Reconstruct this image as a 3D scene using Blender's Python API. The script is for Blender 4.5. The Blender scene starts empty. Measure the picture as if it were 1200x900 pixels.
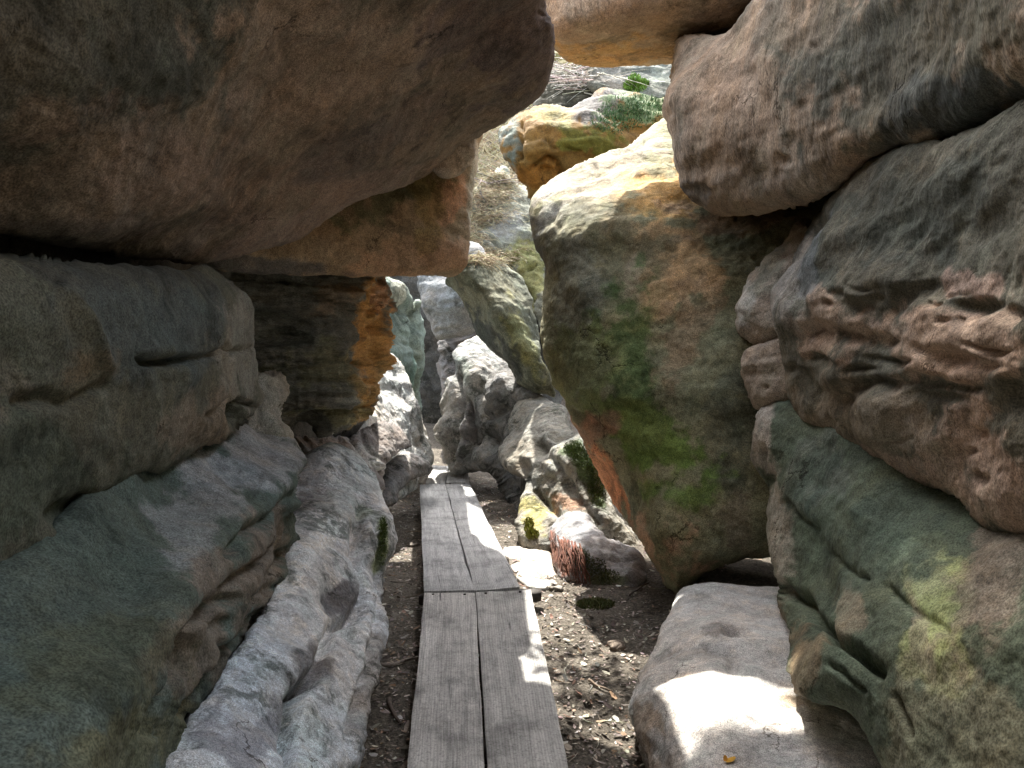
import bpy, math, random
import numpy as np
from mathutils import Vector
from mathutils.geometry import delaunay_2d_cdt
from mathutils.bvhtree import BVHTree

rng = np.random.default_rng(7)
random.seed(7)
scene = bpy.context.scene
col = scene.collection

# ------------------------------------------------------------------ camera
W, H, F = 1200.0, 900.0, 906.0          # photograph's frame and focal length (in its pixels)
EYE = np.array([0.0, 0.0, 1.5])
PITCH = math.atan(30 / F)
FWD = np.array([0, math.cos(PITCH), -math.sin(PITCH)])
UP = np.array([0, math.sin(PITCH), math.cos(PITCH)])
cam = bpy.data.cameras.new('camera')
cam.sensor_width = 36
cam.lens = 36 * F / W
cam.clip_end = 500
cam.clip_start = 0.02
camo = bpy.data.objects.new('camera', cam)
camo.location = EYE
camo.rotation_euler = (math.pi / 2 - PITCH, 0, 0)
col.objects.link(camo)
scene.camera = camo


def ray(px, py):
    px = np.asarray(px, float); py = np.asarray(py, float)
    return (np.stack([(px - 600) / F, np.zeros_like(px), np.zeros_like(px)], -1)
            + ((450 - py) / F)[..., None] * UP + FWD)


def P(px, py, d):
    return EYE + ray(px, py) * np.asarray(d, float)[..., None]


def dz(py, z):                            # depth at which the sight line meets height z
    return (z - 1.5) / (((450 - py) / F) * UP[2] + FWD[2])


def ground_point(px, py, z=0.0):
    return P(px, py, dz(py, z))


# ------------------------------------------------------------------ noise
def _h(ix, iy, iz, s):
    n = (ix * 374761393 + iy * 668265263 + iz * 2147483647 + s * 1274126177) & 0xffffffff
    n = ((n ^ (n >> 13)) * 1274126177) & 0xffffffff
    n = ((n ^ (n >> 16)) * 2246822519) & 0xffffffff
    return ((n ^ (n >> 15)) & 0xffffff) / float(0xffffff) * 2 - 1


def noise(p, s=0):
    i = np.floor(p).astype(np.int64)
    f = p - i
    u = f * f * f * (f * (f * 6 - 15) + 10)
    r = 0
    for a in (0, 1):
        wx = u[:, 0] if a else 1 - u[:, 0]
        for b in (0, 1):
            wy = u[:, 1] if b else 1 - u[:, 1]
            for c in (0, 1):
                wz = u[:, 2] if c else 1 - u[:, 2]
                r = r + wx * wy * wz * _h(i[:, 0] + a, i[:, 1] + b, i[:, 2] + c, s)
    return r


def fbm(p, o=4, s=0, g=0.5):
    r, a = 0, 1.0
    for k in range(o):
        r = r + a * noise(p * 2.03 ** k + 17.3 * k, s + k)
        a *= g
    return r


def ridged(p, o=4, s=0, g=0.5):
    r, a = 0, 1.0
    for k in range(o):
        r = r + a * (1 - 2 * np.abs(noise(p * 2.07 ** k + 11.7 * k, s + k)))
        a *= g
    return r


def sstep(a, b, x):
    t = np.clip((x - a) / (b - a), 0, 1)
    return t * t * (3 - 2 * t)


# ------------------------------------------------------------------ mesh helpers
def tag(o, label=None, cat=None, group=None, kind=None):
    if label: o['label'] = label
    if cat: o['category'] = cat
    if group: o['group'] = group
    if kind: o['kind'] = kind
    return o


def link_mesh(name, verts, faces, mat, parent=None, colors=None, smooth=True, uv=None, origin=None):
    verts = np.asarray(verts, float)
    if origin is None:
        lo, hi = verts.min(0), verts.max(0)
        origin = np.array([(lo[0] + hi[0]) / 2, (lo[1] + hi[1]) / 2, lo[2]])
    off = np.asarray(origin, float)
    if parent is not None:
        off = np.array(parent.location)
    me = bpy.data.meshes.new(name)
    v = verts - off
    if isinstance(faces, np.ndarray):
        k = faces.shape[1]
        me.vertices.add(len(v)); me.vertices.foreach_set('co', v.ravel())
        me.loops.add(faces.size); me.loops.foreach_set('vertex_index', faces.ravel().astype(np.int32))
        me.polygons.add(len(faces)); me.polygons.foreach_set('loop_start', np.arange(0, faces.size, k, dtype=np.int32))
        me.update(calc_edges=True); me.validate()
    else:
        me.from_pydata(v.tolist(), [], [list(f) for f in faces]); me.update()
    if colors is not None:
        ca = me.color_attributes.new('tint', 'FLOAT_COLOR', 'POINT')
        c4 = np.ones((len(v), 4)); c4[:, :3] = colors
        ca.data.foreach_set('color', c4.ravel())
    if uv is not None:
        at = me.attributes.new('grain', 'FLOAT_VECTOR', 'POINT')
        at.data.foreach_set('vector', np.asarray(uv, float).ravel())
    if smooth:
        me.polygons.foreach_set('use_smooth', np.ones(len(me.polygons), bool))
    me.materials.append(mat)
    o = bpy.data.objects.new(name, me)
    col.objects.link(o)
    if parent is not None:
        o.parent = parent
    else:
        o.location = off
    return o


def empty(name, loc, *a, **k):
    o = bpy.data.objects.new(name, None)
    o.location = loc
    o.empty_display_size = 0.1
    col.objects.link(o)
    return tag(o, *a, **k)


class Tubes:
    def __init__(self):
        self.v, self.f, self.c = [], [], []
        self.n = 0

    def add(self, pts, r0, r1=None, sides=5, color=(1, 1, 1)):
        pts = np.asarray(pts, float)
        r1 = r0 if r1 is None else r1
        m = len(pts)
        t = np.gradient(pts, axis=0)
        t /= np.linalg.norm(t, axis=1)[:, None] + 1e-9
        ref = np.array([0, 0, 1.0]) if abs(t[0][2]) < 0.9 else np.array([1.0, 0, 0])
        for i in range(m):
            a = np.cross(t[i], ref); a /= np.linalg.norm(a) + 1e-9
            b = np.cross(t[i], a)
            r = r0 + (r1 - r0) * i / (m - 1)
            for k in range(sides):
                w = 2 * math.pi * k / sides
                self.v.append(pts[i] + r * (math.cos(w) * a + math.sin(w) * b))
                self.c.append(color)
        for i in range(m - 1):
            for k in range(sides):
                a = self.n + i * sides + k; b = self.n + i * sides + (k + 1) % sides
                self.f.append((a, b, b + sides, a + sides))
        self.f.append(tuple(self.n + k for k in range(sides))[::-1])
        self.f.append(tuple(self.n + (m - 1) * sides + k for k in range(sides)))
        self.n += m * sides

    def build(self, name, mat, parent=None):
        return link_mesh(name, self.v, self.f, mat, parent, colors=np.array(self.c))


# ------------------------------------------------------------------ materials
def nodes_of(name):
    m = bpy.data.materials.new(name)
    m.use_nodes = True
    nt = m.node_tree
    b = nt.nodes['Principled BSDF']
    b.inputs['Roughness'].default_value = 0.9
    b.inputs['Specular IOR Level'].default_value = 0.25
    return m, nt, b


def N(nt, kind, **kw):
    n = nt.nodes.new(kind)
    for k, v in kw.items():
        if k.startswith('i_'):
            n.inputs[k[2:].replace('_', ' ')].default_value = v
        else:
            setattr(n, k, v)
    return n


def ramp(nt, src, stops):
    r = nt.nodes.new('ShaderNodeValToRGB')
    e = r.color_ramp.elements
    while len(e) < len(stops): e.new(0.5)
    for q, (p, c) in zip(e, stops):
        q.position = p
        q.color = (c, c, c, 1) if not isinstance(c, tuple) else (*c, 1)
    nt.links.new(src, r.inputs[0])
    return r.outputs[0]


def mixc(nt, mode, fac, a, b):
    n = nt.nodes.new('ShaderNodeMix')
    n.data_type = 'RGBA'; n.blend_type = mode
    for sock, v in ((0, fac), (6, a), (7, b)):
        if isinstance(v, (int, float)): n.inputs[sock].default_value = v
        elif isinstance(v, tuple): n.inputs[sock].default_value = (*v, 1)
        else: nt.links.new(v, n.inputs[sock])
    return n.outputs[2]


def rock_material(name, grain=1.0, lichen=0.55, bump=0.5, stretch=(1, 1, 1), pale=0.3, speck=0.5):
    m, nt, b = nodes_of(name)
    L = nt.links.new
    geo = N(nt, 'ShaderNodeNewGeometry')
    mp = N(nt, 'ShaderNodeMapping'); mp.inputs['Scale'].default_value = stretch
    L(geo.outputs['Position'], mp.inputs['Vector'])
    vec = mp.outputs[0]

    def nz(scale, det=8, rough=0.6, dist=0.0, off=None):
        n = N(nt, 'ShaderNodeTexNoise', i_Scale=scale, i_Detail=det, i_Roughness=rough, i_Distortion=dist)
        L(vec, n.inputs['Vector'])
        return n.outputs['Fac']
    at = N(nt, 'ShaderNodeAttribute', attribute_name='tint')
    base = at.outputs['Color']
    mid = ramp(nt, nz(7 * grain, 12, 0.72, 0.4), [(0.3, 0.68), (0.5, 1.0), (0.7, 1.3)])
    base = mixc(nt, 'MULTIPLY', 1.0, base, mid)
    fine = ramp(nt, nz(34 * grain, 4, 0.7), [(0.36, 0.84), (0.5, 1.0), (0.64, 1.16)])
    base = mixc(nt, 'MULTIPLY', 1.0, base, fine)
    grit = ramp(nt, nz(170 * grain, 2, 0.6), [(0.34, 0.55), (0.5, 1.0), (0.66, 1.45)])
    base = mixc(nt, 'MULTIPLY', 1.0, base, grit)
    hue = ramp(nt, nz(4.3 * grain, 7, 0.7), [(0.36, (1.08, 1.0, 0.9)), (0.5, (1.0, 1.0, 1.0)), (0.64, (0.95, 1.02, 1.0))])
    base = mixc(nt, 'MULTIPLY', 0.8, base, hue)
    # dark crust lichen in irregular patches, broken up by fine grain
    big = nz(2.1 * grain, 9, 0.66, 0.8)
    lm = ramp(nt, big, [(0.5, 0.0), (0.58, 1.0)])
    brk = ramp(nt, nz(11 * grain, 10, 0.74), [(0.42, 0.0), (0.52, 1.0)])
    lf = mixc(nt, 'MULTIPLY', 1.0, lm, brk)
    lf2 = mixc(nt, 'MULTIPLY', 1.0, lf, (lichen,) * 3)
    dark = mixc(nt, 'MULTIPLY', 1.0, base, (0.30, 0.32, 0.30))
    base = mixc(nt, 'MIX', lf2, base, dark)
    # pale bare-sand patches
    pm = ramp(nt, nz(3.3 * grain, 12, 0.76, 0.3), [(0.54, 0.0), (0.62, 1.0)])
    pf = mixc(nt, 'MULTIPLY', 1.0, pm, (pale,) * 3)
    lite = mixc(nt, 'MULTIPLY', 1.0, base, (1.55, 1.5, 1.42))
    base = mixc(nt, 'MIX', pf, base, lite)
    # specks
    vo = N(nt, 'ShaderNodeTexVoronoi', i_Scale=38 * grain)
    L(vec, vo.inputs['Vector'])
    sp = ramp(nt, vo.outputs['Distance'], [(0.05, 1.0), (0.16, 0.0)])
    sm = ramp(nt, nz(5 * grain, 4, 0.6), [(0.47, 0.0), (0.57, speck)])
    sp = mixc(nt, 'MULTIPLY', 1.0, sp, sm)
    base = mixc(nt, 'MIX', sp, base, mixc(nt, 'MULTIPLY', 1.0, base, (0.22, 0.22, 0.2)))
    # hairline cracks, dirt-filled, only here and there
    nd = N(nt, 'ShaderNodeTexNoise', i_Scale=2.2, i_Detail=6.0, i_Roughness=0.6); L(vec, nd.inputs['Vector'])
    wv = N(nt, 'ShaderNodeVectorMath', operation='MULTIPLY_ADD'); L(nd.outputs['Color'], wv.inputs[0]); wv.inputs[1].default_value = (0.7, 0.7, 0.7); L(vec, wv.inputs[2])
    ve = N(nt, 'ShaderNodeTexVoronoi', i_Scale=1.5 * grain, feature='DISTANCE_TO_EDGE'); L(wv.outputs[0], ve.inputs['Vector'])
    ck = ramp(nt, ve.outputs['Distance'], [(0.003, 1.0), (0.012, 0.0)])
    ckm = ramp(nt, nz(1.7 * grain, 4, 0.6), [(0.56, 0.0), (0.61, 1.0)])
    crack = mixc(nt, 'MULTIPLY', 1.0, ck, ckm)
    base = mixc(nt, 'MIX', crack, base, mixc(nt, 'MULTIPLY', 1.0, base, (0.35, 0.33, 0.3)))
    L(base, b.inputs['Base Color'])
    # relief: soft weathering, sparse pits, and a light sandy grain
    h1 = nz(6.5 * grain, 3, 0.55, 0.3)
    pv = N(nt, 'ShaderNodeTexVoronoi', i_Scale=16 * grain)
    L(vec, pv.inputs['Vector'])
    pit = ramp(nt, pv.outputs['Distance'], [(0.0, 0.0), (0.28, 1.0)])
    pmask = ramp(nt, nz(2.6 * grain, 3, 0.6), [(0.5, 0.0), (0.62, 1.0)])
    inv = N(nt, 'ShaderNodeMath', operation='SUBTRACT', use_clamp=True); inv.inputs[0].default_value = 1.0
    L(pit, inv.inputs[1])
    pm2 = N(nt, 'ShaderNodeMath', operation='MULTIPLY'); L(inv.outputs[0], pm2.inputs[0]); L(pmask, pm2.inputs[1])
    h2 = nz(42 * grain, 3, 0.6)
    add = N(nt, 'ShaderNodeMath', operation='MULTIPLY_ADD')
    L(h2, add.inputs[0]); add.inputs[1].default_value = 0.03; L(h1, add.inputs[2])
    sub = N(nt, 'ShaderNodeMath', operation='MULTIPLY_ADD')
    L(pm2.outputs[0], sub.inputs[0]); sub.inputs[1].default_value = -0.22; L(add.outputs[0], sub.inputs[2])
    bp = N(nt, 'ShaderNodeBump', i_Strength=bump, i_Distance=0.06)
    L(sub.outputs[0], bp.inputs['Height'])
    L(bp.outputs[0], b.inputs['Normal'])
    sb2 = N(nt, 'ShaderNodeMath', operation='MULTIPLY_ADD'); L(crack, sb2.inputs[0]); sb2.inputs[1].default_value = -0.25; L(sub.outputs[0], sb2.inputs[2])
    L(sb2.outputs[0], bp.inputs['Height'])
    return m


M_ROCK = rock_material('sandstone')
M_STREAK = rock_material('streaked_sandstone', stretch=(1.3, 1.3, 0.45), lichen=0.6, bump=0.6)
M_BED = rock_material('bedded_sandstone', stretch=(0.5, 0.5, 2.2), lichen=0.7, bump=0.7)
M_PALE = rock_material('pale_sandstone', grain=1.5, lichen=0.95, bump=0.7, pale=0.55, speck=0.9)
M_FLAT = rock_material('trodden_sandstone', grain=1.5, lichen=0.35, bump=0.35, pale=0.3, speck=0.9)
M_FAR = rock_material('far_sandstone', grain=0.7, lichen=0.75, bump=0.8, pale=0.5)


def simple_material(name, rough=0.85, var=0.35, scale=30, bump=0.0, transl=0.0):
    m, nt, b = nodes_of(name)
    at = N(nt, 'ShaderNodeAttribute', attribute_name='tint')
    geo = N(nt, 'ShaderNodeNewGeometry')
    n = N(nt, 'ShaderNodeTexNoise', i_Scale=scale, i_Detail=5.0, i_Roughness=0.65)
    nt.links.new(geo.outputs['Position'], n.inputs['Vector'])
    r = ramp(nt, n.outputs['Fac'], [(0.3, 1 - var), (0.7, 1 + var)])
    nt.links.new(mixc(nt, 'MULTIPLY', 1.0, at.outputs['Color'], r), b.inputs['Base Color'])
    b.inputs['Roughness'].default_value = rough
    if bump:
        bp = N(nt, 'ShaderNodeBump', i_Strength=bump, i_Distance=0.01)
        nt.links.new(n.outputs['Fac'], bp.inputs['Height'])
        nt.links.new(bp.outputs[0], b.inputs['Normal'])
    if transl:
        b.inputs['Subsurface Weight'].default_value = 0.0
    return m


M_WOODY = simple_material('dry_wood', 0.8, 0.4, 60, 0.3)
M_LEAF = simple_material('leaf', 0.7, 0.25, 80)
M_IRON = simple_material('dark_timber', 0.7, 0.3, 40, 0.4)


def plank_material():
    m, nt, b = nodes_of('weathered_plank')
    L = nt.links.new
    at = N(nt, 'ShaderNodeAttribute', attribute_name='grain')
    mp = N(nt, 'ShaderNodeMapping'); mp.inputs['Scale'].default_value = (1.0, 14.0, 4.0)
    L(at.outputs['Vector'], mp.inputs['Vector'])
    n1 = N(nt, 'ShaderNodeTexNoise', i_Scale=2.2, i_Detail=9.0, i_Roughness=0.68, i_Distortion=0.9)
    L(mp.outputs[0], n1.inputs['Vector'])
    # cathedral figure: distorted rings running along the board
    mw = N(nt, 'ShaderNodeMapping'); mw.inputs['Scale'].default_value = (0.35, 3.2, 1.0)
    L(at.outputs['Vector'], mw.inputs['Vector'])
    wv = N(nt, 'ShaderNodeTexWave', i_Scale=9.0, i_Distortion=7.0, i_Detail=3.0)
    wv.inputs['Detail Scale'].default_value = 0.9
    wv.bands_direction = 'Y'
    L(mw.outputs[0], wv.inputs['Vector'])
    geo = N(nt, 'ShaderNodeNewGeometry')
    n2 = N(nt, 'ShaderNodeTexNoise', i_Scale=5.0, i_Detail=8.0, i_Roughness=0.65)
    L(geo.outputs['Position'], n2.inputs['Vector'])
    n3 = N(nt, 'ShaderNodeTexNoise', i_Scale=90.0, i_Detail=5.0, i_Roughness=0.75)
    L(geo.outputs['Position'], n3.inputs['Vector'])
    tint = N(nt, 'ShaderNodeAttribute', attribute_name='tint')
    c = mixc(nt, 'MULTIPLY', 1.0, tint.outputs['Color'], ramp(nt, n1.outputs['Fac'], [(0.3, 0.6), (0.55, 1.0), (0.75, 1.22)]))
    c = mixc(nt, 'MULTIPLY', 0.55, c, ramp(nt, wv.outputs['Fac'], [(0.0, 0.72), (0.5, 1.0), (1.0, 1.1)]))
    c = mixc(nt, 'MULTIPLY', 0.8, c, ramp(nt, n2.outputs['Fac'], [(0.34, 0.5), (0.5, 1.0), (0.7, 1.15)]))
    c = mixc(nt, 'MULTIPLY', 0.9, c, ramp(nt, n3.outputs['Fac'], [(0.34, 0.55), (0.5, 1.0), (0.7, 1.15)]))
    # black cracks along the grain
    mk = N(nt, 'ShaderNodeMapping'); mk.inputs['Scale'].default_value = (0.9, 30.0, 1.0)
    L(at.outputs['Vector'], mk.inputs['Vector'])
    n4 = N(nt, 'ShaderNodeTexNoise', i_Scale=1.6, i_Detail=3.0, i_Roughness=0.5)
    L(mk.outputs[0], n4.inputs['Vector'])
    c = mixc(nt, 'MULTIPLY', 1.0, c, ramp(nt, n4.outputs['Fac'], [(0.25, 0.3), (0.3, 1.0)]))
    L(c, b.inputs['Base Color'])
    ad = N(nt, 'ShaderNodeMath', operation='ADD')
    L(n1.outputs['Fac'], ad.inputs[0]); L(n3.outputs['Fac'], ad.inputs[1])
    bp = N(nt, 'ShaderNodeBump', i_Strength=0.5, i_Distance=0.012)
    L(ad.outputs[0], bp.inputs['Height']); L(bp.outputs[0], b.inputs['Normal'])
    b.inputs['Roughness'].default_value = 0.8
    return m


def soil_material():
    m, nt, b = nodes_of('forest_soil')
    L = nt.links.new
    geo = N(nt, 'ShaderNodeNewGeometry')

    def nz(s, d=9.0, r=0.68):
        n = N(nt, 'ShaderNodeTexNoise', i_Scale=s, i_Detail=d, i_Roughness=r)
        L(geo.outputs['Position'], n.inputs['Vector']); return n.outputs['Fac']
    c = ramp(nt, nz(2.2), [(0.35, (0.14, 0.12, 0.095)), (0.52, (0.23, 0.2, 0.16)), (0.68, (0.35, 0.31, 0.255))])
    c = mixc(nt, 'MULTIPLY', 1.0, c, ramp(nt, nz(45), [(0.32, 0.4), (0.5, 1.0), (0.68, 1.45)]))
    vo = N(nt, 'ShaderNodeTexVoronoi', i_Scale=60.0); L(geo.outputs['Position'], vo.inputs['Vector'])
    c = mixc(nt, 'MULTIPLY', 0.7, c, ramp(nt, vo.outputs['Distance'], [(0.1, 1.25), (0.6, 0.6)]))
    L(c, b.inputs['Base Color'])
    ad = N(nt, 'ShaderNodeMath', operation='ADD'); L(nz(30), ad.inputs[0]); L(nz(110), ad.inputs[1])
    bp = N(nt, 'ShaderNodeBump', i_Strength=0.9, i_Distance=0.03)
    L(ad.outputs[0], bp.inputs['Height']); L(bp.outputs[0], b.inputs['Normal'])
    return m


M_PLANK = plank_material()
M_SOIL = soil_material()

# ------------------------------------------------------------------ rocks
def smooth_loop(pts, step, lo=-30, hi=30):
    p = np.asarray(pts, float)
    n = len(p)
    out = []
    for i in range(n):
        a, b, c, d = p[i - 1], p[i], p[(i + 1) % n], p[(i + 2) % n]
        ln = np.linalg.norm(c - b)
        far = (b[0] < lo or b[0] > W + hi or b[1] < lo or b[1] > H + hi) and \
              (c[0] < lo or c[0] > W + hi or c[1] < lo or c[1] > H + hi)
        k = max(1, int(ln / (step * (5 if far else 1))))
        # centripetal-ish tangents, limited so that uneven spacing does not overshoot
        tb = (c - a); td = (d - b)
        tb *= min(0.5, 0.5 * ln / (np.linalg.norm(tb) * 0.5 + 1e-6))
        td *= min(0.5, 0.5 * ln / (np.linalg.norm(td) * 0.5 + 1e-6))
        for j in range(k):
            t = j / k
            h00 = 2 * t**3 - 3 * t**2 + 1; h10 = t**3 - 2 * t**2 + t
            h01 = -2 * t**3 + 3 * t**2; h11 = t**3 - t**2
            out.append(h00 * b + h10 * tb + h01 * c + h11 * td)
    return np.array(out)


def seg_dist(q, loop, closed=True):
    a = loop if closed else loop[:-1]
    b = np.roll(loop, -1, 0) if closed else loop[1:]
    best = np.full(len(q), 1e9)
    for s in range(0, len(q), 4000):
        qq = q[s:s + 4000, None, :]
        ab = (b - a)[None]
        t = np.clip(((qq - a[None]) * ab).sum(-1) / ((ab**2).sum(-1) + 1e-9), 0, 1)
        d = qq - (a[None] + t[..., None] * ab)
        best[s:s + 4000] = np.sqrt((d**2).sum(-1).min(1))
    return best


def tps(ctrl, reg=0.02):
    c = np.asarray(ctrl, float)
    x = c[:, :2] / 500.0
    y = 1.0 / c[:, 2]
    n = len(c)

    def U(r2): return 0.5 * r2 * np.log(r2 + 1e-12)
    K = U(((x[:, None] - x[None])**2).sum(-1)) + reg * 0.02 * np.eye(n)
    Pm = np.hstack([np.ones((n, 1)), x])
    A = np.block([[K, Pm], [Pm.T, np.zeros((3, 3))]])
    w = np.linalg.lstsq(A, np.concatenate([y, np.zeros(3)]), rcond=None)[0]
    lo, hi = y.min() * 0.85, y.max() * 1.15

    def f(q):
        q = q / 500.0
        r = np.hstack([np.ones((len(q), 1)), q]) @ w[n:]
        for s in range(0, len(q), 20000):
            r[s:s + 20000] += U(((q[s:s + 20000, None] - x[None])**2).sum(-1)) @ w[:n]
        return 1.0 / np.clip(r, lo, hi)
    return f


ROCKS = {}
SEED = [0]


def rock(key, name, label, outline, depth, base, mat=None, R=0.25, squash=1.0, T=1.0, step=3.0,
         aL=0.05, fL=1.3, aM=0.022, fM=4.5, aS=0.007, fS=18, ridge=0.5, strata=0.0, bed=(0, 0, 1), fT=9,
         grooves=(), pits=(), patches=(), cat='boulder', group=None, rb=0.75):
    """A closed boulder: its outline and the run of its face are laid out in the photograph's frame at their
    own distances, the rim is rounded by R metres and the rear bulges T metres further back."""
    SEED[0] += 31
    sd = SEED[0]
    loop = smooth_loop(outline, step)
    lo, hi = loop.min(0), loop.max(0)
    gx, gy = np.meshgrid(np.arange(lo[0], hi[0], step), np.arange(lo[1], hi[1], step * 0.87))
    gx = gx + (np.arange(gx.shape[0]) % 2)[:, None] * step / 2
    q = np.stack([gx.ravel(), gy.ravel()], -1)
    q += rng.uniform(-0.22, 0.22, q.shape) * step
    outside = (q[:, 0] < -25) | (q[:, 0] > W + 25) | (q[:, 1] < -25) | (q[:, 1] > H + 25)
    q = q[~outside | (rng.random(len(q)) < 0.06)]
    # inside test
    a, b = loop, np.roll(loop, -1, 0)
    ins = np.zeros(len(q), bool)
    for (x0, y0), (x1, y1) in zip(a, b):
        if y0 == y1: continue
        cr = ((y0 > q[:, 1]) != (y1 > q[:, 1])) & (q[:, 0] < (x1 - x0) * (q[:, 1] - y0) / (y1 - y0) + x0)
        ins ^= cr
    q = q[ins]
    q = q[seg_dist(q, loop) > step * 0.45]
    allp = np.vstack([loop, q])
    res = delaunay_2d_cdt([Vector(p) for p in allp], [], [list(range(len(loop)))], 1, 1e-4)
    uv = np.array([tuple(v) for v in res[0]])
    tri = np.array([f for f in res[2] if len(f) == 3], int)
    dist = seg_dist(uv, loop)
    edge = dist < 1e-3 + 0.02
    dist[edge] = 0
    D = tps(depth)(uv)
    rp = np.maximum(R * F / D, 4)
    prof = np.sqrt(np.clip(1 - (1 - np.minimum(dist / rp, 1))**2, 0, 1))
    seam = D + R * squash
    front = seam - R * squash * prof
    r2 = max(dist.max() * rb, 1)
    profb = np.sqrt(np.clip(1 - (1 - np.minimum(dist / r2, 1))**2, 0, 1))
    back = seam + T * profb
    n = len(uv)
    V = np.vstack([P(uv[:, 0], uv[:, 1], front), P(uv[~edge, 0], uv[~edge, 1], back[~edge])])
    bi = np.arange(n)
    bi[~edge] = n + np.arange((~edge).sum())
    FC = np.vstack([tri[:, ::-1], bi[tri]])
    # make sure the front faces look at the camera
    v0, v1, v2 = V[FC[:len(tri), 0]], V[FC[:len(tri), 1]], V[FC[:len(tri), 2]]
    nn = np.cross(v1 - v0, v2 - v0)
    if (nn * (EYE - v0)).sum() < 0:
        FC = FC[:, ::-1]
    fn = np.cross(V[FC[:, 1]] - V[FC[:, 0]], V[FC[:, 2]] - V[FC[:, 0]])
    NV = np.zeros_like(V)
    for k in range(3):
        np.add.at(NV, FC[:, k], fn)
    NV /= np.linalg.norm(NV, axis=1)[:, None] + 1e-12
    UVA = np.vstack([uv, uv[~edge]])
    isf = np.zeros(len(V), bool); isf[:n] = True
    bedv = np.asarray(bed, float); bedv = bedv / np.linalg.norm(bedv)
    # bedding makes relief longer along the beds than across them
    pb = V + 1.2 * (V @ bedv)[:, None] * bedv[None]
    aM *= 0.5
    aS *= 0.7
    d = aL * fbm(pb * fL, 3, sd) + aM * ((1 - ridge) * fbm(pb * fM, 4, sd + 5) + ridge * (0.7 * ridged(pb * fM, 4, sd + 9) - 0.35))
    d += aS * fbm(V * fS, 3, sd + 13, 0.6)
    if strata:
        w = (V @ bedv) * fT + 0.55 * fbm(V * 1.6, 3, sd + 21)
        fr = w - np.floor(w)
        hard = noise(np.stack([np.floor(w) * 3.7, np.zeros_like(w), np.zeros_like(w)], -1) + 0.5, sd + 23)
        gap = np.exp(-(np.minimum(fr, 1 - fr) / 0.13)**2)
        d += strata * (0.6 * hard * (1 - gap) - 0.9 * gap * (0.5 + 0.5 * sstep(-0.3, 0.3, noise(V * 2.3, sd + 25))))
    nz = noise(V * 9, sd + 41)
    warp = np.stack([fbm(V * 7, 2, sd + 51), fbm(V * 7, 2, sd + 57)], -1)
    D2 = np.concatenate([D, D[~edge]])
    uw = UVA + warp * (0.014 * F / D2)[:, None]
    for g in grooves:
        pts, w, dep = g[:3]
        dd = seg_dist(uw, np.asarray(pts, float), closed=False)
        d -= np.where(isf, dep * np.exp(-(dd / w)**2) * (1 + 0.35 * nz), 0)
    hollow = np.zeros(len(V))
    for (cx, cy, rx, ry, ang, dep) in pits:
        c, s = math.cos(math.radians(ang)), math.sin(math.radians(ang))
        x, y = uw[:, 0] - cx, uw[:, 1] - cy
        yy = -x * s + y * c
        yy = np.where(yy < 0, yy * 1.7, yy * 0.85)          # overhung on top, running out below
        e = ((x * c + y * s) / rx)**2 + (yy / ry)**2
        hollow = np.maximum(hollow, np.where(isf, dep * np.exp(-e**1.35), 0))
    d -= hollow
    V = V + NV * d[:, None]
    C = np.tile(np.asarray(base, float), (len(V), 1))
    nl = fbm(V * 4.5, 6, sd + 61, 0.62)
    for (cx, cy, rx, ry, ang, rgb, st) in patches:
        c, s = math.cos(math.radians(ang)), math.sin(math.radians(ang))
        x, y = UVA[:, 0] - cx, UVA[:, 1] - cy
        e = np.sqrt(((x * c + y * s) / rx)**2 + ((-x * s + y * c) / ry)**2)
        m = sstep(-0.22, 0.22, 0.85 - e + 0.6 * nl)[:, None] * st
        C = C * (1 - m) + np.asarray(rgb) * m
    hue = 0.05 * fbm(V * 2.2, 3, sd + 71)
    C = C * np.stack([1 + hue, 1 + 0 * hue, 1 - hue], -1)
    C = np.clip(C, 0.01, 0.9)
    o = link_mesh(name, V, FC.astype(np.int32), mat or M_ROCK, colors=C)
    tag(o, label, cat, group)
    ROCKS[key] = (V, FC, o)
    return o


def wl(wx, pts):                          # points of a wall that stands wx metres to the left (-) or right (+)
    return [(x, y, abs(wx * F / (x - 600))) for x, y in pts]


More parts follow.
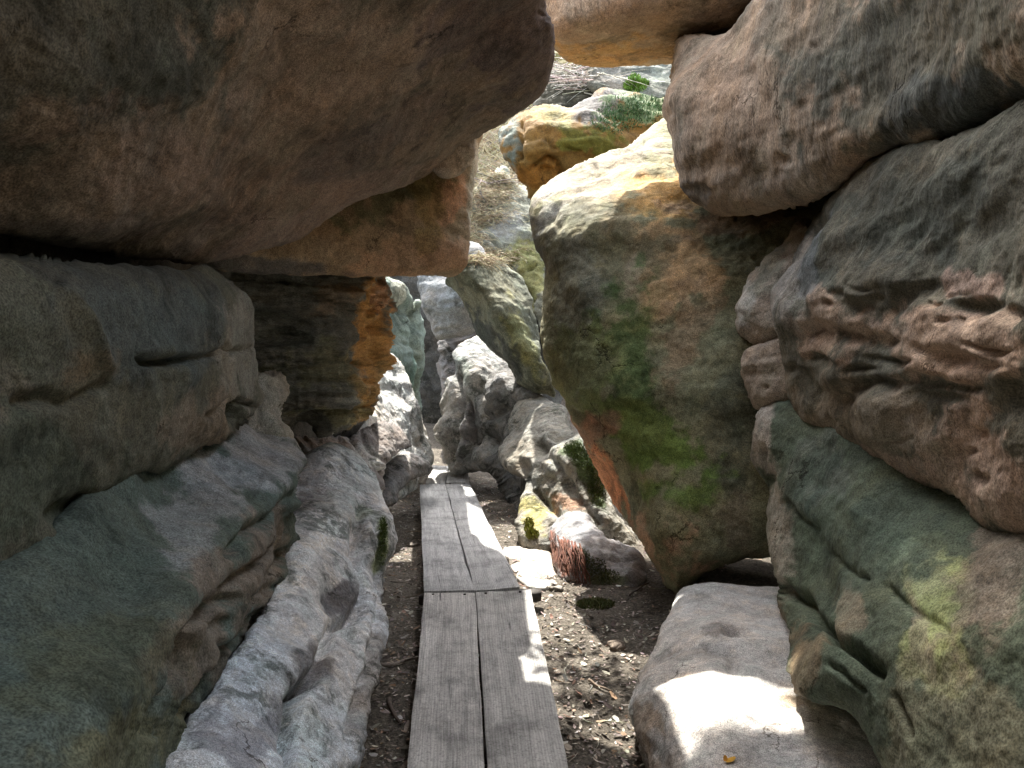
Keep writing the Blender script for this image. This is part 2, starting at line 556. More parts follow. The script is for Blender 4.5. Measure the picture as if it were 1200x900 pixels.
# --- left side -----------------------------------------------------------
BRN, PINK, BLK = (0.225, 0.175, 0.13), (0.35, 0.25, 0.18), (0.085, 0.085, 0.066)
rock('L1', 'overhanging_boulder', 'huge brown overhanging boulder that roofs the passage at the upper left',
     [(-420, -300), (-300, -620), (150, -760), (560, -760), (720, -640), (730, -420), (690, -240), (655, -120), (645, -40), (646, 4), (653, 32), (650, 60), (640, 84), (623, 107), (603, 127), (578, 146),
      (556, 162), (536, 176), (515, 197), (480, 219), (425, 241), (370, 267), (320, 288), (280, 299), (225, 309), (190, 304),
      (150, 297), (75, 284), (0, 275), (-200, 262), (-420, 255)],
     [(0, 275, 1.9), (225, 309, 3.4), (430, 240, 4.3), (556, 162, 4.7), (650, 60, 4.1), (646, 0, 3.6), (655, -120, 3.0), (720, -640, 1.5), (720, -400, 2.1), (150, -760, 1.05), (-300, -620, 0.9), (300, 0, 2.35),
      (0, 0, 1.55), (300, 150, 2.95), (100, 150, 1.9), (500, 80, 3.6), (-420, 255, 1.1), (-420, -300, 0.95), (150, -420, 1.3), (520, -330, 1.95)],
     BRN, M_ROCK, R=0.22, T=1.7, aL=0.05, aM=0.03, fL=0.9, fM=3.2, bed=(0.35, -0.2, 1), ridge=0.4,
     grooves=[([(525, 90), (440, 150), (370, 200), (250, 280)], 14, 0.02), ([(640, 20), (560, 60), (470, 90), (330, 60)], 16, 0.025)],
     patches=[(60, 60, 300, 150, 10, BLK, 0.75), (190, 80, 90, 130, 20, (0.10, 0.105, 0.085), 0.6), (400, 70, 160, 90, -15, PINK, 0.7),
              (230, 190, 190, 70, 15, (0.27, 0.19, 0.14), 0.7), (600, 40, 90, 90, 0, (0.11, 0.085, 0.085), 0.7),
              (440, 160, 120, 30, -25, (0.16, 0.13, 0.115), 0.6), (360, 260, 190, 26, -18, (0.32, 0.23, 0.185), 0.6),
              (120, 270, 170, 25, 5, (0.17, 0.14, 0.12), 0.6)])
rock('L2', 'wall_boulder', 'dark grey left wall block with a crack, under the huge overhang',
     [(-420, 272), (-200, 290), (0, 306), (120, 322), (205, 322), (240, 316), (264, 331), (284, 352), (293, 378), (297, 404), (305, 436), (312, 466),
      (300, 489), (270, 511), (240, 526), (195, 553), (150, 559), (120, 579), (104, 598), (102, 640), (85, 655), (50, 672), (15, 686),
      (0, 702), (-150, 765), (-420, 850)],
     wl(-1.12, [(-420, 270), (-420, 850), (-100, 500), (0, 300), (0, 600), (0, 700), (100, 420), (200, 420), (100, 560)]) +
     [(285, 360, 3.45), (300, 410, 3.6), (305, 470, 3.55), (240, 320, 3.1), (255, 500, 3.05), (200, 540, 2.6), (290, 430, 3.45)],
     (0.118, 0.118, 0.09), M_ROCK, R=0.16, T=1.3, aL=0.035, fL=1.4, aM=0.014, bed=(0.1, 0, 1),
     grooves=[([(170, 425), (200, 424), (230, 418), (262, 411), (292, 411)], 4, 0.05), ([(175, 424), (215, 424)], 7, 0.05),
              ([(238, 488), (262, 478), (270, 470)], 4, 0.03), ([(25, 475), (50, 465), (85, 470), (120, 455)], 9, 0.03),
              ([(66, 345), (95, 385), (120, 430)], 8, -0.02), ([(282, 495), (290, 470), (305, 480)], 4, 0.05)],
     pits=[(283, 488, 12, 18, -20, 0.07), (100, 600, 40, 30, 0, 0.05)],
     patches=[(160, 380, 120, 60, 0, (0.092, 0.108, 0.105), 0.8), (95, 435, 32, 40, 10, (0.17, 0.135, 0.095), 0.6), (10, 445, 40, 50, 0, (0.165, 0.135, 0.10), 0.5),
              (60, 560, 150, 70, 0, (0.088, 0.105, 0.078), 0.8), (285, 400, 30, 90, 0, (0.25, 0.24, 0.205), 0.8),
              (230, 500, 60, 30, -30, (0.225, 0.18, 0.135), 0.7), (120, 325, 160, 20, 3, (0.075, 0.078, 0.07), 0.7)])
rock('L2b', 'ledge_stone', 'small pale stone wedged beside the cracked left wall block',
     [(300, 440), (322, 437), (334, 448), (337, 460), (330, 473), (333, 492), (340, 510), (322, 520), (296, 515), (286, 492)],
     [(300, 440, 4.2), (336, 458, 4.4), (335, 510, 4.25), (292, 510, 3.9)], (0.36, 0.34, 0.29), M_ROCK, R=0.09, T=0.5, step=2.2,
     aL=0.03, fL=4, aM=0.015, fM=9, cat='stone')
rock('L3', 'shelf_boulder', 'broad teal-grey shelf rock at the lower left with a ragged front edge',
     [(-420, 740), (-150, 715), (0, 655), (60, 620), (100, 575), (170, 530), (240, 505), (290, 492), (315, 488), (338, 505), (358, 527), (362, 545),
      (352, 572), (353, 610), (352, 655), (330, 690), (305, 724), (290, 750), (270, 780), (240, 828), (212, 852), (200, 900),
      (150, 1050), (-420, 1300)],
     [(0, 655, 1.62), (100, 575, 2.1), (240, 505, 3.35), (315, 488, 4.35), (361, 540, 3.95), (350, 574, 3.55), (300, 611, 2.95), (268, 641, 2.5),
      (238, 690, 2.12), (212, 742, 1.88), (175, 820, 1.62), (352, 655, 3.75), (305, 724, 2.9), (270, 780, 2.45), (212, 852, 2.0), (320, 640, 3.25),
      (270, 710, 2.5), (230, 775, 2.12), (0, 800, 1.35), (0, 900, 1.2), (150, 700, 1.95), (200, 600, 2.6), (90, 920, 1.3), (300, 540, 3.6),
      (-420, 740, 1.0), (-420, 1300, 0.75), (150, 1050, 1.35), (190, 900, 1.75)],
     (0.105, 0.135, 0.118), M_ROCK, R=0.09, T=0.9, aL=0.03, fL=1.6, aM=0.018, fM=5, bed=(0.25, -0.5, 1),
     grooves=[([(362, 552), (348, 578), (318, 603), (292, 622), (268, 648)], 6, 0.05), ([(350, 600), (330, 640), (285, 668), (262, 690), (240, 730)], 5, 0.045),
              ([(352, 640), (330, 660), (310, 690), (290, 705)], 6, 0.04), ([(268, 700), (235, 725), (222, 745), (205, 800), (180, 860)], 5, 0.04),
              ([(262, 770), (240, 800), (218, 838)], 6, 0.05), ([(300, 720), (282, 750), (262, 760)], 6, 0.05)],
     pits=[(340, 650, 9, 14, 30, 0.05), (320, 690, 12, 10, -40, 0.05), (215, 760, 16, 7, -45, 0.03), (300, 655, 16, 7, -40, 0.035), (335, 605, 10, 16, 20, 0.04),
           (255, 735, 16, 9, -45, 0.03), (228, 815, 20, 7, -50, 0.04)],
     patches=[(300, 540, 70, 45, -20, (0.36, 0.37, 0.38), 0.85), (230, 610, 60, 40, -30, (0.31, 0.325, 0.33), 0.7),  # first patch paints the shelf's bluish highlight
              (300, 660, 70, 50, -45, (0.20, 0.17, 0.14), 0.9), (240, 760, 70, 40, -50, (0.185, 0.16, 0.13), 0.9),
              (80, 800, 120, 60, -10, (0.10, 0.115, 0.075), 0.6), (120, 880, 120, 50, -20, (0.14, 0.135, 0.07), 0.6)])
rock('L4', 'ledge_boulder', 'long pale low ledge with dark lichen lying left of the boardwalk',
     [(330, 560), (352, 530), (385, 522), (410, 532), (425, 545), (438, 560), (455, 585), (466, 605), (468, 630), (458, 655), (450, 690), (453, 740),
      (444, 790), (435, 835), (425, 900), (415, 990), (190, 1080), (180, 920), (212, 845), (270, 770), (320, 690), (340, 640), (335, 600)],
     [(330, 560, 4.9), (385, 522, 5.2), (425, 548, 5.3), (466, 610, 4.7), (450, 690, 4.3), (450, 740, 3.75), (436, 835, 2.95), (425, 900, 2.6),
      (415, 990, 2.25), (190, 1080, 1.4), (212, 845, 2.1), (320, 690, 3.3), (340, 640, 3.75), (330, 760, 2.75), (300, 850, 2.3), (395, 620, 4.3), (385, 700, 3.6),
      (300, 920, 2.0), (375, 900, 2.35), (372, 770, 2.95), (345, 860, 2.45)],
     (0.68, 0.70, 0.72), M_PALE, R=0.12, T=0.5, aL=0.035, fL=2.0, aM=0.025, fM=5.5, bed=(0.5, 0.2, 1),
     grooves=[([(422, 590), (420, 625), (424, 690), (418, 720), (392, 728), (384, 760), (372, 790), (354, 815), (345, 860), (340, 910)], 6, 0.07),
              ([(418, 716), (392, 735)], 8, 0.05), ([(378, 783), (352, 812)], 9, 0.06), ([(440, 610), (448, 660), (440, 720), (430, 800), (420, 870)], 4, 0.03)],
     pits=[(395, 702, 22, 16, 20, 0.05), (418, 622, 10, 18, 0, 0.05), (410, 745, 14, 6, 10, 0.03), (340, 590, 12, 10, 0, 0.03)],
     patches=[(395, 700, 26, 26, 0, (0.15, 0.15, 0.165), 0.9), (365, 770, 32, 45, 15, (0.17, 0.165, 0.17), 0.85), (340, 810, 22, 50, 10, (0.2, 0.19, 0.19), 0.7),
              (285, 860, 60, 50, -20, (0.24, 0.235, 0.26), 0.7), (350, 670, 18, 135, 32, (0.86, 0.9, 0.92), 1.0), (310, 790, 30, 70, 30, (0.7, 0.73, 0.76), 0.8),  # near-white streak paints the sky sheen on the ledge
              (370, 850, 26, 60, 0, (0.7, 0.75, 0.75), 0.85), (448, 640, 8, 30, 10, (0.28, 0.34, 0.13), 0.8), (428, 592, 7, 9, 0, (0.25, 0.32, 0.1), 0.8),
              (360, 585, 26, 22, 0, (0.25, 0.245, 0.24), 0.8), (440, 790, 14, 90, 8, (0.25, 0.23, 0.21), 0.7), (420, 560, 30, 50, 30, (0.5, 0.53, 0.52), 0.7)])
rock('L5', 'layered_pillar', 'dark layered sandstone pillar with an orange right edge propping up a slab',
     [(225, 290), (330, 300), (440, 312), (456, 322), (460, 345), (463, 362), (456, 372), (452, 395), (452, 420), (449, 445), (447, 470), (438, 488),
      (415, 500), (380, 505), (350, 502), (330, 520), (260, 500), (230, 400)],
     [(225, 290, 4.5), (230, 480, 4.6), (330, 400, 5.0), (420, 330, 5.15), (420, 480, 5.1), (450, 330, 5.5), (450, 470, 5.5), (340, 500, 5.0)],
     (0.17, 0.165, 0.135), M_BED, R=0.3, T=0.9, step=2.0, aL=0.07, fL=2.2, aM=0.07, fM=6, strata=0.034, fT=8.5, aS=0.02, bed=(0.05, 0, 1),
     grooves=[([(350, 488), (380, 482), (410, 486), (440, 478)], 4, 0.05)], pits=[(365, 492, 20, 5, 3, 0.06), (430, 473, 6, 6, 0, 0.04)],
     patches=[(440, 400, 28, 110, 0, (0.50, 0.27, 0.09), 1.0), (450, 345, 14, 30, 0, (0.45, 0.24, 0.13), 0.8), (395, 350, 36, 30, 0, (0.23, 0.175, 0.12), 0.8),
              (380, 430, 60, 40, 0, (0.2, 0.19, 0.1), 0.6), (380, 485, 60, 12, 0, (0.26, 0.25, 0.13), 0.6), (400, 468, 20, 8, 0, (0.45, 0.43, 0.32), 0.5)])
rock('L6', 'lintel_slab', 'rusty brown lintel slab wedged between the overhang and the layered pillar',
     [(235, 260), (360, 220), (500, 150), (560, 150), (555, 180), (552, 230), (549, 262), (547, 295), (543, 310), (530, 321), (505, 322), (455, 323),
      (400, 322), (340, 322), (290, 320), (258, 318), (240, 305)],
     [(235, 280, 4.1), (360, 300, 4.6), (540, 300, 5.2), (552, 170, 5.4), (450, 220, 4.95), (450, 320, 4.9)],
     (0.36, 0.265, 0.165), M_ROCK, R=0.16, T=2.3, rb=0.3, step=2.4, aL=0.03, aM=0.02, fM=6, bed=(0.1, 0, 1),
     grooves=[([(503, 215), (508, 240), (520, 262), (533, 275)], 5, 0.03), ([(260, 300), (330, 312), (400, 318)], 7, 0.02)],
     patches=[(520, 235, 28, 36, 20, (0.56, 0.33, 0.2), 0.9), (440, 240, 70, 30, -25, (0.15, 0.15, 0.08), 0.8), (500, 300, 90, 25, 0, (0.52, 0.33, 0.2), 0.85),
              (551, 230, 6, 70, 0, (0.5, 0.45, 0.36), 0.9), (310, 310, 70, 14, 5, (0.13, 0.125, 0.12), 0.8), (500, 250, 20, 40, 0, (0.3, 0.22, 0.08), 0.6)])  # thin pale right-edge strip paints the light on that side face
rock('L6b', 'wedge_stone', 'small pale wedge stone at the tip between the overhang and the rusty slab',
     [(505, 188), (525, 165), (545, 150), (561, 150), (558, 175), (552, 192), (540, 203), (522, 206), (512, 203)],
     [(505, 188, 4.75), (560, 155, 5.0), (552, 195, 5.0), (520, 205, 4.8)], (0.42, 0.35, 0.28), M_ROCK, R=0.08, T=0.4, step=2, aL=0.02, fL=4, aM=0.012, fM=9, cat='stone')
rock('LU', 'plank_shade_rock', 'hidden pale rock added behind the rusty lintel slab to shade the planks',
     [(478, 205), (490, 183), (505, 182), (524, 205), (526, 290), (520, 312), (492, 315), (478, 305)],
     [(380, 250, 6.6), (538, 250, 7.6), (450, 318, 7.0), (450, 180, 7.2)], (0.3, 0.28, 0.22), M_ROCK, R=0.1, T=2.9, rb=0.25, step=3, cat='rock')  # unseen rock added to throw shade on the middle planks
rock('LB', 'light_block_rock', 'backing rock added behind the left overhang to keep its crevice dark',
     [(-900, -250), (-300, -150), (200, 0), (420, 150), (440, 330), (430, 480), (350, 560), (150, 700), (-300, 900), (-900, 1100)],
     [(-900, -250, 1.5), (-900, 1000, 1.7), (0, 300, 2.5), (100, 310, 3.1), (200, 320, 3.9), (300, 320, 5.2), (420, 300, 6.4), (420, 480, 6.4), (200, 600, 4.4)],
     (0.14, 0.13, 0.115), M_ROCK, R=0.3, T=3.0, step=9, cat='rock wall')  # backing mass added so no sky leaks through the left crevices

# --- right side ----------------------------------------------------------
TAN = (0.36, 0.27, 0.19)
OLV = (0.26, 0.25, 0.15)
rock('R1', 'leaning_boulder', 'big leaning boulder right of the path with a sunlit pale top and green-stained face',
     [(860, 95), (805, 120), (775, 145), (750, 160), (722, 174), (690, 188), (660, 203), (638, 219), (626, 238), (622, 258), (627, 285), (636, 315), (635, 350),
      (633, 382), (637, 415), (646, 445), (655, 468), (666, 490), (682, 518), (695, 548), (712, 585), (735, 615), (752, 645), (770, 672), (791, 698),
      (806, 690), (822, 678), (850, 665), (880, 654), (910, 652), (960, 640), (985, 470), (975, 300), (985, 200), (930, 110)],
     [(860, 95, 7.6), (775, 145, 6.75), (722, 174, 6.45), (660, 203, 6.2), (626, 238, 5.9),
      (800, 200, 5.75), (760, 208, 5.6), (720, 236, 5.4), (680, 262, 5.35), (650, 292, 5.45), (632, 320, 5.8),
      (720, 300, 5.15), (680, 350, 5.1), (640, 400, 5.5), (760, 400, 4.85), (850, 300, 4.9), (850, 420, 4.55), (760, 500, 4.65),
      (670, 480, 5.15), (700, 510, 4.95), (745, 545, 4.75), (752, 620, 4.6), (700, 560, 5.35), (730, 605, 5.1), (791, 698, 4.45), (830, 600, 4.4), (880, 654, 4.3), (985, 470, 4.3),
      (975, 250, 4.9), (910, 160, 6.2)],
     OLV, M_ROCK, R=0.14, T=1.2, step=2.8, aL=0.04, fL=1.3, aM=0.02, fM=4, aS=0.009, fS=20,
     grooves=[([(655, 468), (690, 492), (720, 515), (745, 545), (752, 600), (756, 640)], 5, 0.022), ([(722, 183), (738, 176), (755, 167)], 4, 0.04),
              ([(842, 680), (850, 650), (845, 630)], 5, 0.01), ([(790, 265), (815, 300), (850, 330)], 12, -0.03)],
     pits=[(785, 288, 6, 5, 20, 0.03), (660, 260, 5, 16, 40, 0.03), (650, 250, 4, 14, 40, 0.03), (700, 205, 16, 4, -25, 0.02)],
     patches=[(770, 310, 50, 90, -10, (0.44, 0.30, 0.155), 0.8), (700, 205, 110, 34, -25, (0.29, 0.26, 0.195), 1.0), (640, 250, 18, 40, 20, (0.42, 0.40, 0.35), 0.7), (632, 290, 12, 50, -10, (0.10, 0.10, 0.09), 0.85),
              (785, 235, 55, 50, 0, (0.56, 0.36, 0.14), 1.0), (790, 295, 60, 50, 40, (0.50, 0.34, 0.18), 0.95), (860, 250, 60, 36, 0, (0.38, 0.27, 0.17), 0.8),  # golden upper-right patches deepen the tan with the glow of bounced light
              (700, 300, 70, 60, 0, (0.16, 0.15, 0.09), 0.8), (740, 340, 12, 40, 0, (0.34, 0.28, 0.2), 0.6), (675, 345, 40, 60, 0, (0.215, 0.215, 0.165), 0.7),
              (735, 430, 50, 95, 0, (0.09, 0.145, 0.045), 0.85), (690, 440, 60, 60, 20, (0.24, 0.27, 0.11), 0.8), (800, 400, 40, 80, 10, (0.36, 0.26, 0.16), 0.75), (680, 430, 40, 40, 0, (0.22, 0.22, 0.12), 0.7),
              (850, 480, 60, 90, 0, (0.14, 0.145, 0.10), 0.8), (775, 520, 70, 40, 15, (0.15, 0.23, 0.05), 0.9), (795, 580, 52, 26, 10, (0.14, 0.215, 0.05), 0.85),
              (740, 490, 60, 30, 30, (0.18, 0.22, 0.07), 0.7), (700, 560, 28, 80, -28, (0.62, 0.27, 0.13), 1.0), (690, 505, 26, 20, -30, (0.33, 0.20, 0.13), 0.8),
              (790, 640, 60, 40, 10, (0.50, 0.33, 0.22), 0.95), (860, 620, 40, 40, 0, (0.24, 0.19, 0.13), 0.7)])
rock('R2', 'hanging_boulder', 'big tan hanging boulder with streaked blunt end at the upper right',
     [(1500, 50), (1500, -560), (1280, -600), (1120, -380), (1020, -200), (935, -90), (880, 0), (862, 25), (850, 36), (820, 36), (800, 39), (788, 52), (784, 80), (783, 118), (791, 155),
      (800, 200), (806, 222), (825, 237), (855, 249), (900, 245), (950, 237), (982, 219), (1015, 187), (1050, 174), (1100, 158), (1150, 137), (1200, 118)],
     [(784, 100, 4.75), (803, 215, 4.6), (880, 245, 4.15), (960, 230, 3.6), (1050, 172, 2.95), (1200, 118, 2.15), (850, 40, 4.5), (950, 50, 3.5), (1080, 40, 2.7),
      (1200, 0, 2.05), (1500, 50, 1.4), (1500, -320, 1.35), (1500, -560, 1.2), (1280, -600, 1.5), (1120, -380, 2.2), (1020, -200, 3.0), (935, -90, 3.9), (860, 140, 4.15), (950, 130, 3.5)],
     TAN, M_STREAK, R=0.2, T=2.6, rb=0.5, aL=0.045, fL=1.2, aM=0.02, fM=5, aS=0.008,
     grooves=[([(815, 60), (830, 120), (828, 190)], 12, 0.015), ([(880, 90), (900, 150), (890, 200)], 12, 0.015)],
     pits=[(915, 184, 9, 6, 20, 0.035), (945, 52, 5, 5, 0, 0.02), (818, 222, 14, 8, 10, 0.03)],
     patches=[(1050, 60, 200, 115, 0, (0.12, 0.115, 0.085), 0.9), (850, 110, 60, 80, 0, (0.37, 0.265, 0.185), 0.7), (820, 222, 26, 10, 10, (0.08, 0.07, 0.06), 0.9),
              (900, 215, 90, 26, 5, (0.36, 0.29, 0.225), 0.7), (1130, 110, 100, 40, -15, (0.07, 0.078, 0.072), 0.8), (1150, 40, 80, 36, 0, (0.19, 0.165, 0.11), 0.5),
              (930, 20, 60, 40, 0, (0.24, 0.185, 0.13), 0.7)])
rock('R3', 'keystone_boulder', 'tan keystone boulder jammed across the top with orange bounce light coloured into its underside',
     [(610, -30), (612, 20), (630, 48), (650, 62), (664, 70), (700, 74), (745, 74), (786, 74), (830, 72), (870, 60), (920, 10), (940, -40), (860, -66), (720, -60)],
     [(610, -30, 5.2), (640, 0, 5.15), (655, 50, 5.25), (660, 68, 5.6), (700, 72, 5.85), (786, 72, 5.9), (700, 38, 5.2), (760, 18, 5.05), (850, 10, 4.95), (870, 60, 5.8), (940, -40, 4.9), (720, -60, 5.1), (720, -10, 5.0)],
     (0.36, 0.27, 0.19), M_STREAK, R=0.1, T=0.7, step=2.4, aL=0.03, aM=0.012, fM=6,
     patches=[(720, 60, 80, 20, -4, (0.46, 0.27, 0.11), 0.9), (800, 40, 60, 20, -20, (0.27, 0.18, 0.105), 0.8), (690, 20, 40, 30, 0, (0.42, 0.33, 0.24), 0.8), (830, 10, 60, 20, -10, (0.25, 0.18, 0.12), 0.6)])  # orange underside patch paints in the bounce from the sunlit boulder top
rock('R4a', 'knob_stone', 'pale rounded knob bulging out at the edge of the pitted right wall',
     [(945, 255), (915, 285), (890, 310), (870, 333), (865, 350), (865, 372), (870, 392), (884, 402), (900, 405), (930, 400), (960, 350), (965, 290)],
     [(865, 350, 4.25), (890, 320, 4.25), (940, 260, 4.2), (885, 400, 4.2), (950, 380, 3.9)], (0.34, 0.28, 0.22), M_ROCK, R=0.16, T=0.6, step=2.4,
     aL=0.03, fL=3, aM=0.018, fM=8, patches=[(872, 350, 10, 40, 0, (0.45, 0.42, 0.37), 0.8), (900, 310, 20, 30, 40, (0.2, 0.2, 0.15), 0.7)], cat='rock')
rock('R4b', 'knuckle_stone', 'second small knuckle of pale rock under the rounded knob on the right wall',
     [(872, 408), (868, 425), (875, 450), (885, 475), (905, 480), (935, 478), (960, 450), (950, 410), (915, 395), (890, 402)],
     [(870, 420, 4.2), (890, 475, 4.05), (950, 470, 3.8), (950, 410, 3.8)], (0.33, 0.275, 0.22), M_ROCK, R=0.12, T=0.5, step=2.4, aL=0.02, fL=3, aM=0.018, fM=9,
     pits=[(898, 452, 5, 4, 0, 0.02), (880, 435, 5, 5, 0, 0.02)], cat='rock')
random.seed(21)
hp = [(980, 345, 8, 6, 0, .05), (968, 356, 8, 4, 0, .05), (1000, 357, 18, 9, 5, .07), (1062, 338, 36, 9, -8, .06), (1035, 350, 24, 8, -10, .05), (944, 388, 15, 12, 10, .08), (985, 393, 34, 6, 22, .06), (1022, 396, 22, 7, 14, .06),
      (1140, 357, 26, 8, 0, .07), (1188, 363, 18, 8, 5, .06), (1106, 376, 6, 4, 0, .03), (1122, 375, 5, 5, 0, .03), (1165, 404, 26, 3, 3, .04), (955, 425, 20, 6, 12, .06), (1115, 418, 40, 9, 8, .07),
      (1040, 424, 26, 4, 5, .05), (1070, 446, 24, 9, 0, .07), (1025, 450, 30, 8, -6, .07), (1185, 455, 10, 16, 0, .07), (1110, 452, 40, 6, 8, .05), (965, 466, 18, 6, 25, .06), (985, 466, 8, 6, 0, .05),
      (1150, 560, 9, 6, 20, .04), (1133, 505, 6, 6, 0, .03), (1127, 533, 8, 4, 0, .03), (1045, 514, 16, 3, 0, .03), (1090, 465, 36, 7, 4, .05), (1150, 428, 24, 6, 0, .04), (922, 434, 8, 5, 30, .05)]
for _ in range(9):
    hp.append((random.uniform(960, 1220), random.uniform(335, 480), random.uniform(4, 15), random.uniform(2.5, 5), random.uniform(-8, 20), random.uniform(.02, .045)))
rock('R4', 'pitted_boulder', 'large bulging right wall block with rows of dark eroded hollows across it',
     [(1500, 80), (1200, 126), (1150, 143), (1100, 162), (1050, 178), (1018, 190), (996, 214), (965, 238), (945, 262), (927, 292), (914, 325), (906, 355),
      (910, 378), (908, 405), (914, 432), (922, 460), (940, 498), (962, 520), (985, 535), (1010, 548), (1045, 556), (1075, 566), (1105, 578), (1130, 590), (1150, 610),
      (1172, 620), (1200, 624), (1500, 720)],
     [(908, 380, 3.75), (912, 330, 3.95), (945, 262, 3.85), (1000, 210, 3.4), (1100, 162, 2.55), (1200, 130, 2.1), (1500, 80, 1.35), (950, 340, 3.4), (1000, 290, 3.1),
      (1000, 400, 2.95), (1100, 300, 2.5), (1100, 400, 2.35), (1200, 300, 1.98), (1200, 420, 1.92), (940, 480, 3.6), (1010, 540, 3.15), (1100, 530, 2.4), (1170, 610, 2.1), (1200, 560, 1.95),
      (1500, 400, 1.25), (1500, 720, 1.3)],
     (0.125, 0.115, 0.085), M_ROCK, R=0.17, T=1.2, step=2.6, aL=0.045, fL=1.5, aM=0.018, fM=5, bed=(0.1, 0.15, 1),
     grooves=[([(960, 260), (940, 300), (930, 340), (945, 380)], 9, 0.025), ([(930, 440), (950, 470), (975, 500)], 6, 0.02), ([(1020, 470), (1040, 500), (1050, 515)], 6, -0.012)],
     pits=[(a, b, c * 1.1, d * 1.35, e, f * 0.6) for a, b, c, d, e, f in hp],
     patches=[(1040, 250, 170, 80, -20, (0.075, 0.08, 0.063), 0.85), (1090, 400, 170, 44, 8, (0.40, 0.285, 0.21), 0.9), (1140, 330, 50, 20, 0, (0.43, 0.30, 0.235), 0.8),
              (1150, 540, 80, 76, 20, (0.42, 0.295, 0.22), 0.9), (1000, 490, 90, 40, 15, (0.22, 0.18, 0.13), 0.8), (925, 330, 18, 70, 15, (0.34, 0.30, 0.26), 0.7),
              (990, 385, 50, 16, 15, (0.36, 0.275, 0.205), 0.7), (1060, 545, 80, 12, 12, (0.37, 0.28, 0.22), 0.7), (950, 300, 12, 60, 20, (0.14, 0.15, 0.155), 0.6)])
rock('R5', 'buttress_boulder', 'grey-green lower right buttress with a yellow-green lichen patch',
     [(1500, 590), (1250, 575), (1150, 545), (1080, 520), (1010, 500), (960, 480), (925, 468), (900, 472), (885, 480), (876, 505), (878, 535), (890, 560), (900, 578), (902, 610), (908, 645),
      (916, 672), (919, 692), (914, 715), (914, 755), (919, 788), (930, 810), (950, 826), (980, 840), (1003, 862), (1018, 890), (1032, 930), (1050, 1000), (1120, 1150), (1500, 1200)],
     [(880, 510, 4.0), (902, 600, 3.85), (918, 690, 3.3), (914, 760, 2.75), (930, 810, 2.42), (975, 840, 2.25), (960, 520, 3.45), (1000, 600, 2.85), (1100, 560, 2.65), (1200, 600, 2.1), (1060, 700, 2.25), (1000, 720, 2.5), (965, 770, 2.35), (1005, 862, 2.12),
      (1032, 930, 1.95), (1100, 800, 1.95), (1200, 750, 1.75), (1150, 900, 1.7), (1200, 900, 1.6), (1500, 590, 1.35), (1500, 1200, 1.15), (1120, 1150, 1.5)],
     (0.115, 0.138, 0.095), M_ROCK, R=0.13, T=1.0, step=2.6, aL=0.035, fL=1.4, aM=0.018, fM=5, bed=(0.5, -0.2, 1),
     grooves=[([(917, 688), (932, 700), (948, 716), (975, 742), (1000, 762), (1030, 785)], 6, 0.07), ([(965, 775), (985, 790), (1010, 805)], 4, 0.03), ([(1045, 812), (1055, 835), (1070, 860)], 4, 0.04),
              ([(925, 590), (938, 605), (955, 620)], 4, 0.03), ([(970, 650), (985, 665), (1010, 675)], 4, 0.02), ([(1035, 690), (1070, 715), (1120, 745)], 6, 0.02)],
     pits=[(893, 525, 5, 14, -10, 0.03), (905, 560, 4, 8, 0, 0.03)],
     patches=[(1098, 700, 42, 90, -12, (0.36, 0.40, 0.19), 0.95), (1078, 655, 26, 50, 0, (0.31, 0.335, 0.19), 0.85), (1118, 765, 34, 60, -10, (0.35, 0.39, 0.18), 0.9), (1080, 740, 10, 60, -20, (0.42, 0.35, 0.27), 0.5),
              (890, 520, 22, 60, -5, (0.42, 0.36, 0.3), 0.9), (910, 620, 16, 60, -5, (0.40, 0.36, 0.30), 0.8), (970, 560, 60, 40, 30, (0.165, 0.178, 0.145), 0.7),  # pale left-rim patches paint the light from the central gap
              (1040, 600, 90, 50, 20, (0.082, 0.108, 0.08), 0.8), (1170, 700, 50, 90, 0, (0.24, 0.195, 0.155), 0.8), (935, 770, 26, 50, 0, (0.22, 0.165, 0.105), 0.8),
              (1000, 720, 50, 24, 40, (0.30, 0.25, 0.18), 0.7), (1130, 860, 90, 60, 0, (0.235, 0.215, 0.14), 0.7), (1010, 640, 60, 50, 0, (0.095, 0.125, 0.095), 0.7)])
rock('R6', 'flat_boulder', 'flat pale boulder crossed by a blinding sun patch at the lower right',
     [(790, 700), (802, 689), (820, 683), (850, 682), (900, 684), (940, 690), (1010, 740), (1080, 850), (1090, 1000), (900, 1150), (775, 1000), (757, 905), (748, 870), (741, 845), (739, 818), (745, 793), (760, 768), (772, 752), (777, 728)],
     [(800, 690, 3.95), (900, 684, 3.95), (775, 740, 3.45), (742, 795, 3.1), (742, 830, 2.95), (757, 905, 2.6), (830, 760, 3.1), (900, 760, 3.1), (830, 830, 2.62), (900, 840, 2.6), (785, 850, 2.68), (900, 900, 2.32), (820, 900, 2.38),
      (1010, 760, 3.0), (1060, 880, 2.4), (775, 1000, 2.15), (900, 1150, 1.75), (1090, 1000, 2.0)],
     (0.56, 0.53, 0.5), M_FLAT, R=0.1, T=0.6, step=2.4, aL=0.025, fL=2.2, aM=0.012, fM=6, aS=0.004,
     grooves=[([(745, 795), (770, 768), (800, 762), (850, 772), (900, 778), (930, 776)], 6, 0.02), ([(742, 800), (748, 870), (758, 900)], 3, 0.015)],
     pits=[(857, 744, 10, 6, 0, 0.04), (862, 779, 9, 7, 30, 0.03), (820, 720, 8, 3, 30, 0.012)],
     patches=[(850, 740, 24, 10, 0, (0.2, 0.18, 0.17), 0.7), (820, 768, 60, 8, 3, (0.24, 0.23, 0.22), 0.6), (760, 870, 22, 60, -8, (0.3, 0.2, 0.12), 0.7), (925, 825, 24, 12, 0, (0.3, 0.22, 0.13), 0.7), (880, 880, 90, 40, 0, (0.36, 0.345, 0.335), 0.8)])
